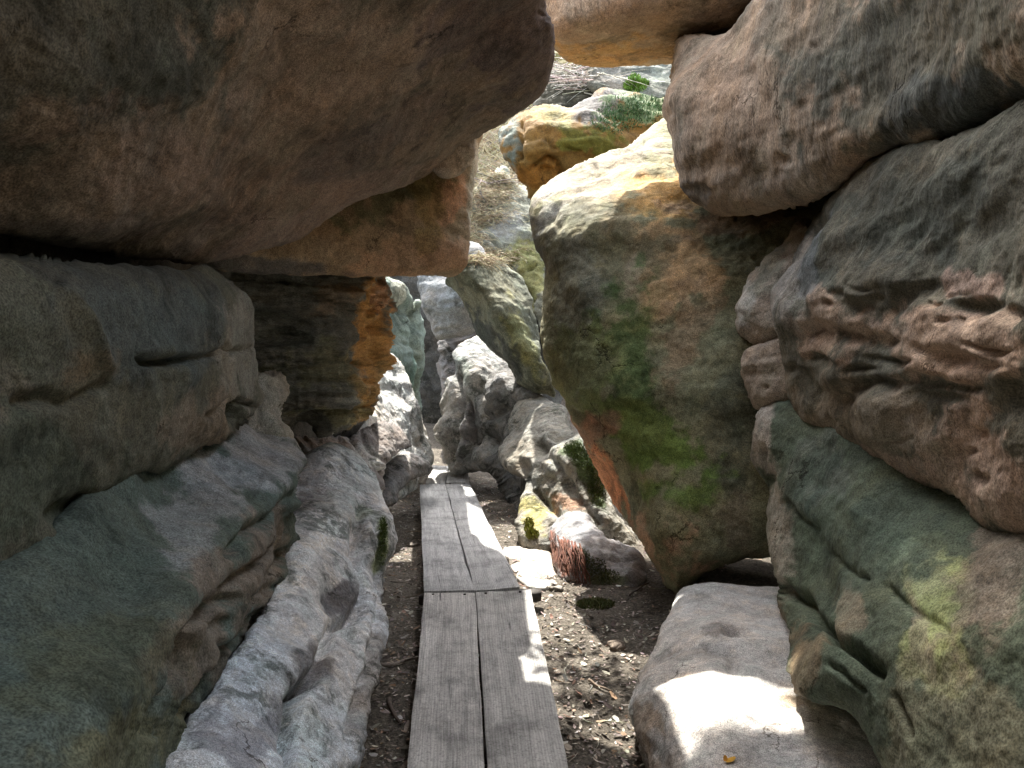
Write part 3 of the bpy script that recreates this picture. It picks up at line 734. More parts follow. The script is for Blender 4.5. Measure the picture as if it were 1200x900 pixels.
rock('RB', 'light_block_rock', 'backing rock added behind the right wall to keep its crevices dark',
     [(2100, -250), (1400, -150), (1050, -60), (900, 60), (835, 200), (845, 400), (850, 640), (960, 780), (1150, 900), (1500, 1100), (2100, 1300)],
     [(2100, -250, 1.75), (2100, 1300, 1.75), (1200, 200, 4.2), (1200, 800, 3.9), (880, 200, 6.9), (860, 560, 6.4), (1000, 300, 5.6), (1000, 700, 4.9)],
     (0.13, 0.125, 0.11), M_ROCK, R=0.3, T=3.0, step=9, cat='rock wall')  # backing behind the right wall, added against light leaks

# --- middle distance -------------------------------------------------------
rock('L7', 'sunlit_rock', 'white sunlit rib of rock left of where the path narrows',
     [(425, 430), (452, 414), (464, 420), (475, 436), (484, 460), (494, 480), (501, 506), (505, 530), (498, 552), (470, 580), (420, 580), (405, 500)],
     [(425, 430, 7.9), (455, 415, 8.9), (470, 436, 8.9), (484, 460, 9.1), (505, 530, 9.0), (470, 570, 7.2), (420, 570, 6.5), (455, 490, 7.6)],
     (0.46, 0.455, 0.435), M_PALE, R=0.08, T=0.8, step=1.8, aL=0.06, fL=1.6, aM=0.03, fM=6, grooves=[([(468, 440), (480, 480), (490, 530)], 3, 0.06)], cat='rock')
rock('L7b', 'ridged_rock', 'dark ridged rock below the orange pillar beside the white rib',
     [(318, 520), (345, 505), (400, 508), (425, 500), (448, 490), (466, 496), (478, 510), (483, 524), (468, 533), (455, 548), (450, 575), (420, 590), (340, 570)],
     [(318, 520, 5.3), (400, 508, 6.2), (460, 495, 6.9), (483, 524, 6.9), (450, 570, 6.0), (340, 565, 5.2), (400, 540, 5.8)],
     (0.22, 0.2, 0.19), M_PALE, R=0.15, T=0.6, step=1.8, aL=0.04, fL=2, aM=0.035, fM=5, strata=0.03, bed=(0.6, 0.3, 0.4), fT=10,
     patches=[(370, 515, 50, 10, 5, (0.26, 0.2, 0.16), 0.8), (430, 530, 16, 20, 0, (0.5, 0.5, 0.48), 0.6)], cat='rock')
rock('L7c', 'dark_stone', 'rounded charcoal stone sticking out over the left edge of the far planks',
     [(446, 552), (458, 540), (475, 531), (495, 534), (505, 543), (504, 556), (488, 562), (474, 575), (462, 592), (446, 592)],
     [(450, 552, 6.9), (500, 540, 7.4), (502, 556, 7.3), (455, 590, 6.6)], (0.19, 0.18, 0.175), M_PALE, R=0.16, T=0.5, step=1.8, aL=0.03, fL=3, aM=0.025, fM=7, cat='stone',
     patches=[(480, 535, 22, 6, 5, (0.4, 0.4, 0.4), 0.7)])
rock('A', 'sunlit_boulder', 'white-topped boulder in full sun right of the far path',
     [(520, 530), (519, 500), (519, 470), (523, 447), (533, 432), (536, 415), (548, 405), (562, 397), (576, 400), (600, 415), (625, 440), (630, 500), (600, 545), (555, 552), (532, 548)],
     [(520, 500, 9.0), (530, 430, 9.3), (562, 398, 9.9), (600, 415, 9.8), (565, 428, 9.1), (560, 455, 8.95), (540, 500, 8.8), (530, 545, 8.85), (610, 530, 8.6)],
     (0.30, 0.295, 0.28), M_PALE, R=0.3, T=0.9, step=1.8, aL=0.10, fL=1.4, aM=0.022, fM=5,
     grooves=[([(536, 440), (535, 480), (530, 540)], 4, 0.12), ([(548, 470), (560, 500), (548, 540)], 6, 0.14)],
     patches=[(545, 500, 12, 40, 0, (0.14, 0.13, 0.13), 0.8), (545, 440, 12, 16, 0, (0.25, 0.28, 0.25), 0.6)])
rock('B', 'slumped_rock', 'dark slumped rock under the foot of the tilted slab',
     [(556, 470), (565, 448), (585, 438), (612, 448), (640, 466), (650, 500), (640, 560), (605, 610), (585, 570), (560, 545), (553, 510)],
     [(556, 470, 8.9), (600, 445, 8.9), (640, 470, 8.3), (600, 600, 7.4), (560, 540, 8.5)], (0.13, 0.127, 0.12), M_PALE, R=0.25, T=0.8, step=1.8, aL=0.08, fL=1.5, aM=0.02,
     grooves=[([(565, 490), (600, 470), (630, 472)], 5, 0.08)], pits=[(588, 556, 22, 40, -10, 0.22), (572, 515, 12, 24, 10, 0.14)], patches=[(590, 455, 30, 10, 15, (0.3, 0.3, 0.3), 0.7)], cat='rock')
rock('C', 'mossy_rock', 'sun-flecked broken rock with a moss cushion under the leaning boulder',
     [(588, 530), (594, 505), (600, 488), (615, 472), (640, 466), (655, 476), (668, 496), (690, 515), (705, 545), (722, 590), (745, 625), (740, 660), (700, 640), (675, 620), (655, 640), (640, 650), (618, 640), (610, 620), (617, 596), (612, 570), (598, 548)],
     [(590, 530, 7.6), (600, 485, 8.2), (640, 466, 8.3), (640, 503, 7.2), (615, 510, 7.5), (690, 515, 6.6), (660, 500, 7.3), (650, 610, 6.2), (640, 590, 6.7), (745, 630, 5.9), (640, 645, 6.0), (612, 620, 6.2), (650, 560, 6.6), (620, 560, 6.9), (680, 580, 6.2)],
     (0.25, 0.24, 0.21), M_PALE, R=0.16, T=0.7, step=1.8, aL=0.07, fL=1.8, aM=0.022, fM=5,
     grooves=[([(612, 560), (640, 590), (660, 610)], 4, 0.06), ([(650, 540), (670, 580), (700, 610)], 5, 0.07)], pits=[(630, 520, 12, 12, 0, 0.1), (612, 545, 8, 14, 0, 0.1)],
     patches=[(665, 590, 26, 12, 20, (0.3, 0.16, 0.09), 0.7), (628, 610, 14, 24, 0, (0.42, 0.38, 0.12), 0.7), (690, 560, 18, 40, -25, (0.09, 0.13, 0.05), 0.8)])
rock('D', 'low_boulder', 'low smooth grey boulder with red roots at its foot right of the path',
     [(648, 625), (656, 608), (672, 597), (690, 603), (703, 622), (730, 634), (752, 650), (760, 680), (735, 700), (700, 695), (672, 686), (655, 680), (650, 655)],
     [(648, 625, 5.95), (680, 598, 6.1), (730, 634, 5.5), (755, 665, 5.1), (700, 690, 5.05), (652, 665, 5.3), (690, 640, 5.35)],
     (0.27, 0.265, 0.27), M_FLAT, R=0.14, T=0.5, step=1.8, aL=0.03, fL=2.5, aM=0.018, fM=7,
     grooves=[([(703, 600), (710, 625), (735, 640)], 3, 0.03)], patches=[(660, 660, 16, 30, -20, (0.18, 0.07, 0.04), 0.9), (700, 680, 30, 12, 10, (0.12, 0.13, 0.06), 0.8)])
rock('FS', 'flat_stone', 'flat pale stone slab in full sun touching the right edge of the middle planks',
     [(588, 646), (600, 641), (622, 642), (642, 648), (652, 662), (655, 676), (644, 690), (628, 692), (612, 684), (600, 668)],
     [(588, 646, 6.05), (622, 642, 6.15), (652, 662, 5.6), (640, 690, 5.05), (612, 684, 5.15), (620, 665, 5.5)], (0.42, 0.39, 0.35), M_FLAT, R=0.04, T=0.15, step=1.8,
     aL=0.012, fL=3, aM=0.012, fM=8, grooves=[([(600, 672), (625, 674), (652, 676)], 2, 0.03)], cat='stone slab')
rock('K', 'tilted_slab', 'tilted green-grey slab leaning across the gap with the shade of its underside coloured black',
     [(524, 330), (530, 318), (545, 306), (560, 300), (580, 304), (602, 317), (620, 338), (628, 366), (632, 395), (631, 415), (638, 428), (646, 445), (651, 465), (636, 462), (620, 462), (606, 450), (588, 420), (560, 393), (545, 362), (535, 344)],
     [(524, 332, 9.3), (545, 362, 9.2), (582, 414, 9.0), (620, 462, 8.8), (552, 332, 8.45), (580, 367, 8.3), (606, 406, 8.25), (632, 450, 8.25), (546, 308, 8.7), (580, 304, 9.2), (620, 338, 9.1), (632, 395, 8.8), (646, 445, 8.4)],
     (0.20, 0.205, 0.15), M_FAR, R=0.03, T=0.3, step=1.6, aL=0.03, fL=2, aM=0.03, fM=5,
     patches=[(615, 400, 16, 50, -25, (0.25, 0.245, 0.11), 0.8), (568, 392, 17, 70, -38, (0.06, 0.065, 0.06), 0.85)])  # near-black strip puts the underside's shadow into the colour
rock('J', 'chockstone', 'grey block jammed in the gap beneath the rusty slab end',
     [(489, 320), (500, 290), (560, 285), (575, 330), (565, 380), (557, 388), (551, 391), (530, 394), (516, 396), (509, 391), (501, 376), (494, 356)],
     [(489, 320, 11.3), (575, 330, 11.2), (516, 396, 11.0), (551, 391, 11.0), (540, 350, 10.9), (500, 290, 11.6)], (0.25, 0.255, 0.26), M_FAR, R=0.15, T=0.7, step=1.7, aL=0.03, fL=2, aM=0.025, fM=5,
     grooves=[([(513, 388), (535, 384), (552, 380)], 2, 0.03)])
rock('L8', 'green_pillar', 'pale green-tinged rock pillar seen behind the orange pillar edge',
     [(425, 315), (452, 322), (463, 330), (474, 338), (484, 356), (490, 354), (494, 372), (497, 400), (496, 430), (495, 455), (493, 480), (480, 520), (430, 520)],
     [(425, 320, 9.0), (470, 340, 9.8), (496, 400, 10.2), (490, 490, 10.0), (430, 500, 9.0), (470, 420, 9.5)], (0.19, 0.24, 0.21), M_FAR, R=0.2, T=0.8, step=1.7, aL=0.05, fL=2, aM=0.03, fM=6,
     grooves=[([(488, 360), (486, 400), (492, 470)], 3, 0.1), ([(458, 400), (480, 405)], 3, 0.03)], pits=[(477, 360, 9, 10, 0, 0.12)],
     patches=[(465, 345, 12, 20, 0, (0.42, 0.42, 0.35), 0.8), (480, 450, 10, 40, 0, (0.12, 0.2, 0.17), 0.7)])
rock('FR', 'fissured_rock', 'dark fissured rock face in the shadowed gap under the grey jammed block',
     [(512, 400), (517, 388), (540, 380), (560, 385), (580, 430), (560, 500), (545, 515), (528, 498), (518, 470), (514, 440)],
     [(512, 400, 11.6), (560, 385, 11.9), (535, 520, 10.6), (512, 480, 11.0)], (0.2, 0.19, 0.185), M_PALE, R=0.2, T=0.7, step=1.8, aL=0.08, fL=2, aM=0.06, fM=4, cat='rock')
rock('FB', 'back_cliff', 'dark cliff at the far end closing the passage behind the jammed block',
     [(430, 306), (520, 300), (600, 302), (660, 400), (640, 520), (560, 520), (520, 515), (490, 520), (430, 520)],
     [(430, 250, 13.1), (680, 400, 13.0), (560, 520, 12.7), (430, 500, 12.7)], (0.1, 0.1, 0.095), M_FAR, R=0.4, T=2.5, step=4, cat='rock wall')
rock('S', 'upper_cliff', 'grey-green upper cliff face with dry straw above the tilted slab',
     [(520, 345), (530, 290), (540, 255), (550, 225), (575, 205), (592, 198), (605, 215), (640, 225), (680, 240), (680, 400), (650, 420), (626, 370), (610, 340), (590, 330), (560, 335)],
     [(520, 340, 12.2), (550, 225, 13.2), (595, 200, 13.8), (680, 240, 13.4), (660, 400, 11.8), (590, 330, 12.1), (600, 260, 12.8)],
     (0.22, 0.225, 0.18), M_FAR, R=0.15, T=1.6, step=1.8, aL=0.07, fL=1.6, aM=0.05, fM=4.5, bed=(0.3, 0.3, 1),
     grooves=[([(566, 278), (580, 283), (586, 298)], 3, 0.1), ([(580, 303), (597, 303), (612, 330), (625, 350)], 3, 0.14), ([(598, 304), (606, 300)], 4, 0.1), ([(600, 325), (628, 310)], 2.5, 0.06)],
     patches=[(618, 320, 20, 50, -10, (0.25, 0.25, 0.10), 0.9), (590, 262, 26, 20, 0, (0.26, 0.26, 0.25), 0.7), (560, 290, 20, 10, 0, (0.2, 0.13, 0.09), 0.6)])
rock('O', 'perched_boulder', 'orange-bellied perched boulder with grey mossy crown behind the leaning boulder',
     [(588, 172), (588, 152), (597, 140), (612, 131), (630, 122), (648, 118), (668, 127), (680, 122), (692, 113), (710, 107), (735, 106), (770, 112), (830, 108), (870, 140), (850, 230), (700, 245), (640, 248), (620, 236), (606, 216), (594, 194)],
     [(588, 160, 9.0), (612, 131, 9.3), (648, 118, 9.5), (730, 106, 9.6), (830, 110, 9.5), (640, 150, 8.75), (700, 150, 8.7), (620, 230, 9.0), (700, 240, 9.3), (850, 220, 9.3), (660, 190, 8.75)],
     (0.18, 0.105, 0.03), M_ROCK, R=0.2, T=1.2, step=1.9, aL=0.07, fL=1.6, aM=0.04, fM=5,
     grooves=[([(625, 195), (640, 185), (655, 195), (660, 210)], 4, 0.1), ([(612, 145), (610, 185)], 3, 0.08), ([(640, 160), (650, 175)], 4, 0.06)], pits=[(672, 178, 14, 8, 30, 0.08), (637, 200, 10, 6, 20, 0.07)],
     patches=[(700, 122, 60, 20, -8, (0.15, 0.148, 0.15), 0.9), (760, 125, 50, 22, 0, (0.16, 0.22, 0.11), 0.8), (598, 165, 13, 30, 0, (0.13, 0.16, 0.14), 0.9), (685, 168, 40, 20, 20, (0.12, 0.13, 0.025), 0.8),
              (630, 205, 26, 20, 30, (0.30, 0.14, 0.03), 0.8), (650, 135, 26, 14, 0, (0.24, 0.2, 0.07), 0.7)])
rock('MO', 'summit_rock', 'grey rock just below the keystone with a bright fern in front',
     [(700, 112), (690, 95), (700, 70), (730, 60), (800, 60), (840, 90), (830, 125), (760, 125)],
     [(695, 95, 10.4), (730, 62, 10.9), (830, 80, 10.5), (760, 120, 10.1)], (0.14, 0.145, 0.125), M_FAR, R=0.2, T=0.8, step=2, aL=0.05, fL=2, aM=0.03,
     patches=[(715, 90, 20, 20, 0, (0.2, 0.19, 0.17), 0.8), (772, 95, 16, 20, 0, (0.22, 0.24, 0.2), 0.7)], cat='rock')
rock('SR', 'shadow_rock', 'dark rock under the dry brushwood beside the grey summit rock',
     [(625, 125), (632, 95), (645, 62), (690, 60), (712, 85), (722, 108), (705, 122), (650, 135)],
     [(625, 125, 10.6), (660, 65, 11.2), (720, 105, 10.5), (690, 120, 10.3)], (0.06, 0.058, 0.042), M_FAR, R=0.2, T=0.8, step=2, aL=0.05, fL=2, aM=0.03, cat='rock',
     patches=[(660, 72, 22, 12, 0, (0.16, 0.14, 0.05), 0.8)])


def blob(name, label, c, r, base, seed, cat='boulder', sub=5):
    """a free-standing boulder given by its centre and half axes"""
    import bmesh
    bm = bmesh.new()
    bmesh.ops.create_icosphere(bm, subdivisions=sub, radius=1)
    V = np.array([v.co[:] for v in bm.verts]); FC = np.array([[v.index for v in f.verts] for f in bm.faces], np.int32)
    bm.free()
    n = V.copy()
    V = np.sign(V) * np.abs(V)**0.8 * np.asarray(r)
    V = V + np.asarray(c)
    V = V + n * (0.14 * fbm(V * 0.9, 4, seed) + 0.03 * fbm(V * 4, 3, seed + 4))[:, None]
    o = link_mesh(name, V, FC, M_ROCK, colors=np.tile(base, (len(V), 1)))
    return tag(o, label, cat)


blob('wall_boulder', 'unseen brown boulder added behind the viewpoint, on the left, to cut the light', (-2.5, -1.6, 1.2), (1.5, 2.3, 2.6), (0.21, 0.18, 0.14), 501)  # left boulder added out of view to reduce light from behind
blob('wall_boulder', 'unseen grey boulder added behind the viewpoint, on the right, to cut the light', (2.7, -1.5, 1.3), (1.6, 2.3, 2.6), (0.2, 0.19, 0.16), 511)  # its right counterpart, likewise added to dim the frontal light
blob('light_block_roof', 'unseen brown roof boulder added behind the viewpoint to block overhead light', (0.5, -2.2, 4.15), (3.2, 2.9, 1.4), (0.2, 0.16, 0.12), 521)  # out-of-view cover added to block sky light from overhead
blob('light_block_rock', 'unseen cliff mass added behind the cracked left wall block to stop side light', (-5.6, 3.6, 2.6), (3.0, 6.2, 4.2), (0.2, 0.18, 0.15), 541, 'rock wall')  # added mass keeping side light out of the left crevices
blob('light_block_rock', 'unseen cliff mass added behind the pitted right wall block to stop side light', (6.2, 4.0, 2.6), (3.2, 6.2, 3.6), (0.2, 0.18, 0.15), 551, 'rock wall')  # matching mass added to shut out light from the right
blob('light_block_rear', 'big unseen boulder added behind the viewpoint to close off rear light', (0.6, -6.3, 1.3), (3.2, 1.6, 2.6), (0.2, 0.17, 0.13), 531)  # added stopper so light enters only through the slot overhead

# ------------------------------------------------------------------ ground
def path_x(y):
    return np.interp(y, [0, 2.6, 5, 8.5, 10.1, 13], [-0.1, -0.07, -0.15, -0.75, -0.95, -1.3])


def ground_h(x, y):
    p = np.stack([x, y, np.zeros_like(x)], -1)
    h = 0.035 * fbm(p * 1.1, 4, 900) + 0.012 * fbm(p * 6, 3, 910)
    side = np.abs(x - path_x(y))
    h = h + 0.10 * sstep(0.45, 1.5, side) - 0.035
    h = h + np.where(y > 10, (y - 10) * 0.16, 0) + np.where(y > 13.0, (y - 13.0) * 0.9 , 0) * sstep(60, 20, y) * 0.75
    h = np.where(y < -1, h * 0.5, h)
    far = sstep(25, 60, np.sqrt(x**2 + y**2))
    return h * 1.0 + far * 0.3 * fbm(p * 0.12, 3, 930)


def axis(lo, hi, fine0, fine1, s):
    a = list(np.arange(fine0, fine1, s))
    x, st = fine1, s
    while x < hi: a.append(x); st *= 1.22; x += st
    x, st = fine0 - s, s
    while x > lo: a.insert(0, x); st *= 1.22; x -= st
    return np.array([lo] + a + [hi])


gxs, gys = axis(-300, 300, -1.6, 1.8, 0.025), axis(-300, 300, 2.0, 11.0, 0.03)
GX, GY = np.meshgrid(gxs, gys)
gz = ground_h(GX.ravel(), GY.ravel())
gv = np.stack([GX.ravel(), GY.ravel(), gz], -1)
nx = len(gxs)
ii = (np.arange(len(gys) - 1)[:, None] * nx + np.arange(nx - 1)[None]).ravel()
gf = np.stack([ii, ii + 1, ii + 1 + nx, ii + nx], -1).astype(np.int32)
go = link_mesh('ground', gv, gf, M_SOIL, origin=(0, 0, 0))
tag(go, 'brown earth floor of the rocky passage', None, kind='structure')

# ------------------------------------------------------------------ boardwalk
def plank(parent, c, thick=0.05, nu=60, nv=8, tint=(0.30, 0.29, 0.28), bow=0.008, seed=0):
    """c: near-left, near-right, far-right, far-left corners of the upper face"""
    c = np.asarray(c, float)
    u, v = np.meshgrid(np.linspace(0, 1, nu), np.linspace(0, 1, nv), indexing='ij')
    u, v = u.ravel(), v.ravel()
    p = ((1 - u) * (1 - v))[:, None] * c[0] + ((1 - u) * v)[:, None] * c[1] + (u * v)[:, None] * c[2] + (u * (1 - v))[:, None] * c[3]
    ln = np.linalg.norm(c[3] - c[0]); wd = np.linalg.norm(c[1] - c[0])
    q = np.stack([u * ln, v * wd, np.full_like(u, seed * 3.1)], -1)
    z = bow * fbm(q * 2.0, 3, 700 + seed) + 0.002 * fbm(q * np.array([2, 40, 1]), 2, 720 + seed)
    rim = np.minimum(v, 1 - v) < 1e-6
    rim2 = np.minimum(u, 1 - u) < 1e-6
    side = np.where(v < 0.5, -1, 1)
    across = (c[1] - c[0]) / wd
    p = p + np.where(rim, 0.004 * fbm(q * 3.0, 3, 740 + seed) * 1.0, 0)[:, None] * across * side[:, None]
    z = z - np.where(rim | rim2, 0.006, 0)
    top = p + np.stack([0 * z, 0 * z, z], -1)
    bot = top.copy(); bot[:, 2] -= thick
    V = np.vstack([top, bot]); n = len(top)
    f = []
    for i in range(nu - 1):
        for j in range(nv - 1):
            a = i * nv + j
            f.append((a, a + 1, a + nv + 1, a + nv)); f.append((n + a, n + a + nv, n + a + nv + 1, n + a + 1))
    per = [i * nv for i in range(nu)] + [(nu - 1) * nv + j for j in range(1, nv)] + [i * nv + nv - 1 for i in range(nu - 2, -1, -1)] + [j for j in range(nv - 2, 0, -1)]
    for a, b in zip(per, per[1:] + per[:1]):
        f.append((a, b, n + b, n + a))
    uvw = np.stack([u * ln + seed * 7.3, v * wd + seed * 1.7, np.full_like(u, seed)], -1)
    return link_mesh('plank', V, f, M_PLANK, parent, uv=np.vstack([uvw, uvw]), colors=np.tile(tint, (2 * n, 1)), smooth=False)


def beam(name, parent, a, b, w, h, mat, tint, seed=3):
    a, b = np.asarray(a, float), np.asarray(b, float)
    d = (b - a) / np.linalg.norm(b - a)
    s = np.cross(d, [0, 0, 1]); s /= np.linalg.norm(s)
    V, f = [], []
    m, prof = 14, []
    for k in range(12):
        t = 2 * math.pi * k / 12
        cx, cz = math.cos(t), math.sin(t)
        prof.append((math.copysign(abs(cx)**0.45, cx) * w / 2, math.copysign(abs(cz)**0.45, cz) * h / 2))
    for i in range(m):
        p = a + (b - a) * i / (m - 1)
        e = 0.85 if i in (0, m - 1) else 1.0
        for x, z in prof:
            V.append(p + s * x * e + np.array([0, 0, z * e]))
    V = np.array(V); V += 0.004 * np.stack([noise(V * 12, seed), noise(V * 12, seed + 1), noise(V * 12, seed + 2)], -1)
    for i in range(m - 1):
        for k in range(12):
            a0, b0 = i * 12 + k, i * 12 + (k + 1) % 12
            f.append((a0, b0, b0 + 12, a0 + 12))
    f.append(tuple(range(12))[::-1]); f.append(tuple((m - 1) * 12 + k for k in range(12)))
    return link_mesh(name, V, f, mat, parent, colors=np.tile(tint, (len(V), 1)))


def quad(zn, zf, pts):
    z = [zn, zn, zf, zf]
    return [ground_point(np.array(x), np.array(y), h) for (x, y), h in zip(pts, z)]


def nails(parent, spots):
    t = Tubes()
    for p in spots:
        p = np.asarray(p)
        o = Tubes(); o.add([p + (0, 0, -0.02), p + (0, 0, 0.006)], 0.008, 0.008, 8, (0.07, 0.06, 0.055))
        o.build('nail', M_IRON, parent)


near = empty('boardwalk', tuple(ground_point(np.array(570.), np.array(800.), 0.0)), 'nearest pair of long weathered planks, running out of the picture at the bottom', 'boardwalk', 'boardwalk sections')
ZN, ZF = 0.06, 0.13
qa = quad(ZN, ZF, [(466, 1010), (573.5, 1010), (557, 694), (498, 694)])
qb = quad(ZN, ZF, [(579, 1010), (690, 1010), (622, 690), (558, 693)])
plank(near, qa, nu=120, nv=12, tint=(0.62, 0.60, 0.57), seed=1)
plank(near, qb, nu=120, nv=12, tint=(0.54, 0.525, 0.50), seed=2)
e0 = ground_point(np.array(492.), np.array(702.), 0.035); e1 = ground_point(np.array(634.), np.array(698.), 0.075)
beam('cross_beam', near, e0, e1, 0.10, 0.07, M_IRON, (0.07, 0.062, 0.055))
b0 = ground_point(np.array(470.), np.array(880.), 0.0); b1 = ground_point(np.array(668.), np.array(880.), 0.0)
beam('cross_beam', near, b0 + (0.05, 0, 0), b1 - (0.05, 0, 0), 0.10, 0.07, M_IRON, (0.10, 0.085, 0.07), 9)
nails(near, [np.array(qa[3]) * .82 + np.array(qa[2]) * .18 + (0, -.05, 0), np.array(qa[3]) * .2 + np.array(qa[2]) * .8 + (0, -.05, 0), np.array(qb[3]) * .82 + np.array(qb[2]) * .18 + (0, -.05, 0), np.array(qb[3]) * .2 + np.array(qb[2]) * .8 + (0, -.05, 0)])

mid = empty('boardwalk', tuple(ground_point(np.array(540.), np.array(630.), 0.0)), 'middle pair of planks, sunlit along their right edge', 'boardwalk', 'boardwalk sections')
qc = quad(0.125, 0.10, [(497, 692), (554.5, 690.5), (521.3, 566), (492, 568)])
qd = quad(0.125, 0.10, [(556, 690), (609, 685.5), (550, 565.5), (522.5, 566)])
plank(mid, qc, nu=110, nv=10, tint=(0.52, 0.52, 0.515), seed=3)
plank(mid, qd, nu=110, nv=10, tint=(0.47, 0.47, 0.465), seed=4)
for yy, s in ((600, 5), (655, 6)):
    beam('cross_beam', mid, ground_point(np.array(493. + (yy - 600) * .05), np.array(yy + 3.), 0.03), ground_point(np.array(566. + (yy - 600) * .55), np.array(yy + 3.), 0.03), 0.1, 0.07, M_IRON, (0.1, 0.085, 0.07), s)
nails(mid, [np.array(qc[3]) * .8 + np.array(qc[2]) * .2 - (0, .06, 0), np.array(qc[3]) * .2 + np.array(qc[2]) * .8 - (0, .06, 0), np.array(qd[3]) * .8 + np.array(qd[2]) * .2 - (0, .06, 0), np.array(qd[3]) * .2 + np.array(qd[2]) * .8 - (0, .06, 0)])
farb = empty('boardwalk', tuple(ground_point(np.array(525.), np.array(555.), 0.0)), 'short farthest pair of planks before the path narrows between rocks', 'boardwalk', 'boardwalk sections')
plank(farb, quad(0.10, 0.12, [(499, 565), (521.5, 565), (525.5, 546), (507, 545)]), nu=30, nv=8, tint=(0.6, 0.59, 0.57), seed=5)
plank(farb, quad(0.10, 0.12, [(523, 565), (550, 565), (548, 546), (526.5, 546)]), nu=30, nv=8, tint=(0.56, 0.55, 0.53), seed=6)

# ------------------------------------------------------------------ things lying about
def hit(px, py, keys=None):
    d = Vector(ray(px, py)); d.normalize()
    best = None
    for k in (keys or BV):
        h = BV[k].ray_cast(Vector(EYE), d)
        if h[0] is not None and (best is None or h[3] < best[3]): best = h
    return (np.array(best[0]), np.array(best[1])) if best else (None, None)


BV = {k: BVHTree.FromPolygons(ROCKS[k][0].tolist(), ROCKS[k][1].tolist()) for k in ('R1', 'R6', 'L4', 'L7', 'L7b', 'C', 'D', 'O', 'S', 'K', 'MO', 'SR', 'A', 'L3')}
BV['ground'] = BVHTree.FromPolygons(gv.tolist(), gf.tolist())
R = random.Random(5)


class Leaves:
    """little curled blades, each two or three quads long"""
    def __init__(self): self.v, self.f, self.c = [], [], []

    def add(self, p, along, nrm, ln, wd, color, curl=0.25, seg=2, taper=0.35):
        along = np.asarray(along, float); along = along / (np.linalg.norm(along) + 1e-9)
        nrm = np.asarray(nrm, float)
        side = np.cross(along, nrm); side /= np.linalg.norm(side) + 1e-9
        up = np.cross(side, along)
        b = len(self.v)
        for i in range(seg + 1):
            t = i / seg
            w = wd * (taper + (1 - taper) * math.sin(math.pi * (0.15 + 0.8 * t))) / 2
            c = np.asarray(p) + along * ln * t + up * curl * ln * (t * t if seg > 1 else 0)
            self.v += [c - side * w, c + side * w]
            self.c += [color, color]
        for i in range(seg):
            a = b + 2 * i
            self.f.append((a, a + 1, a + 3, a + 2))

    def build(self, name, mat, parent=None):
        return link_mesh(name, self.v, self.f, mat, parent, colors=np.array(self.c), smooth=False)


def jit(c, k=0.3):
    m = 1 + R.uniform(-k, k)
    return tuple(max(0.005, q * m * (1 + R.uniform(-.1, .1))) for q in c)


# leaf litter on the earth either side of the planks
LT = Leaves(); TW = Tubes()
lit_cols = [(0.22, 0.18, 0.145), (0.34, 0.29, 0.24), (0.46, 0.41, 0.36), (0.12, 0.095, 0.08), (0.33, 0.22, 0.15), (0.55, 0.5, 0.44)]
n_l = 21000
ly = 2.1 + 8.6 * rng.random(n_l)**1.7
lx = path_x(ly) + rng.normal(0, 0.85, n_l)
lz = ground_h(lx, ly)
for x, y, z in zip(lx, ly, lz):
    a = R.uniform(0, 6.28)
    big = R.random() < 0.2
    ln = R.uniform(0.022, 0.045) if big else R.uniform(0.008, 0.022)
    LT.add((x, y, z + R.uniform(0.0, 0.012)), (math.cos(a), math.sin(a), R.uniform(-.25, .35)), (R.uniform(-.5, .5), R.uniform(-.5, .5), 1), ln, ln * R.uniform(.3, .7), jit(R.choice(lit_cols)), R.uniform(-.2, .4))
lo_ = LT.build('leaf_litter', M_LEAF)
tag(lo_, 'brown leaf litter and bark crumbs on the earth beside the planks', None, kind='stuff')
for _ in range(900):
    y = 2.2 + 7.5 * R.random()**1.6
    x = float(path_x(y)) + R.gauss(0, .8)
    z = float(ground_h(np.array([x]), np.array([y]))[0]) + 0.006
    a = R.uniform(0, 6.28); ln = R.uniform(.03, .13)
    d = np.array([math.cos(a), math.sin(a), R.uniform(-.1, .15)])
    p = np.array([x, y, z])
    k = R.uniform(-.15, .15)
    TW.add([p, p + d * ln * .5 + np.array([-d[1], d[0], 0]) * k * ln, p + d * ln], R.uniform(.0012, .0035), .0012, 4, jit(R.choice(lit_cols)))
to_ = TW.build('twig_litter', M_WOODY)
tag(to_, 'fine broken twigs strewn over the earth beside the planks', None, kind='stuff')


def stick(label, a, b, r, colr, bend=0.12, side=True, lift=0.012):
    t = Tubes()
    pa, _n = hit(*a, ['ground']); pb, _n = hit(*b, ['ground'])
    pts = []
    perp = np.cross(pb - pa, [0, 0, 1])
    for i in range(9):
        q = i / 8
        p = pa + (pb - pa) * q + perp * bend * math.sin(q * 3.1) * (0.5 + 0.2 * math.sin(q * 9))
        p[2] = float(ground_h(p[:1], p[1:2])[0]) + lift + 0.004 * math.sin(q * 11)
        pts.append(p)
    t.add(pts, r, r * 0.6, 6, colr)
    o = t.build('stick', M_WOODY)
    if side:
        t2 = Tubes()
        m = pts[5]; d = (pts[6] - pts[4]); d = d / np.linalg.norm(d)
        q = d + np.cross(d, [0, 0, 1]) * 0.8
        t2.add([m, m + q * .04 + (0, 0, .01), m + q * .09 + (0, 0, .012)], r * .55, r * .25, 5, colr)
        t2.build('side_twig', M_WOODY, o)
    return tag(o, label, 'stick')


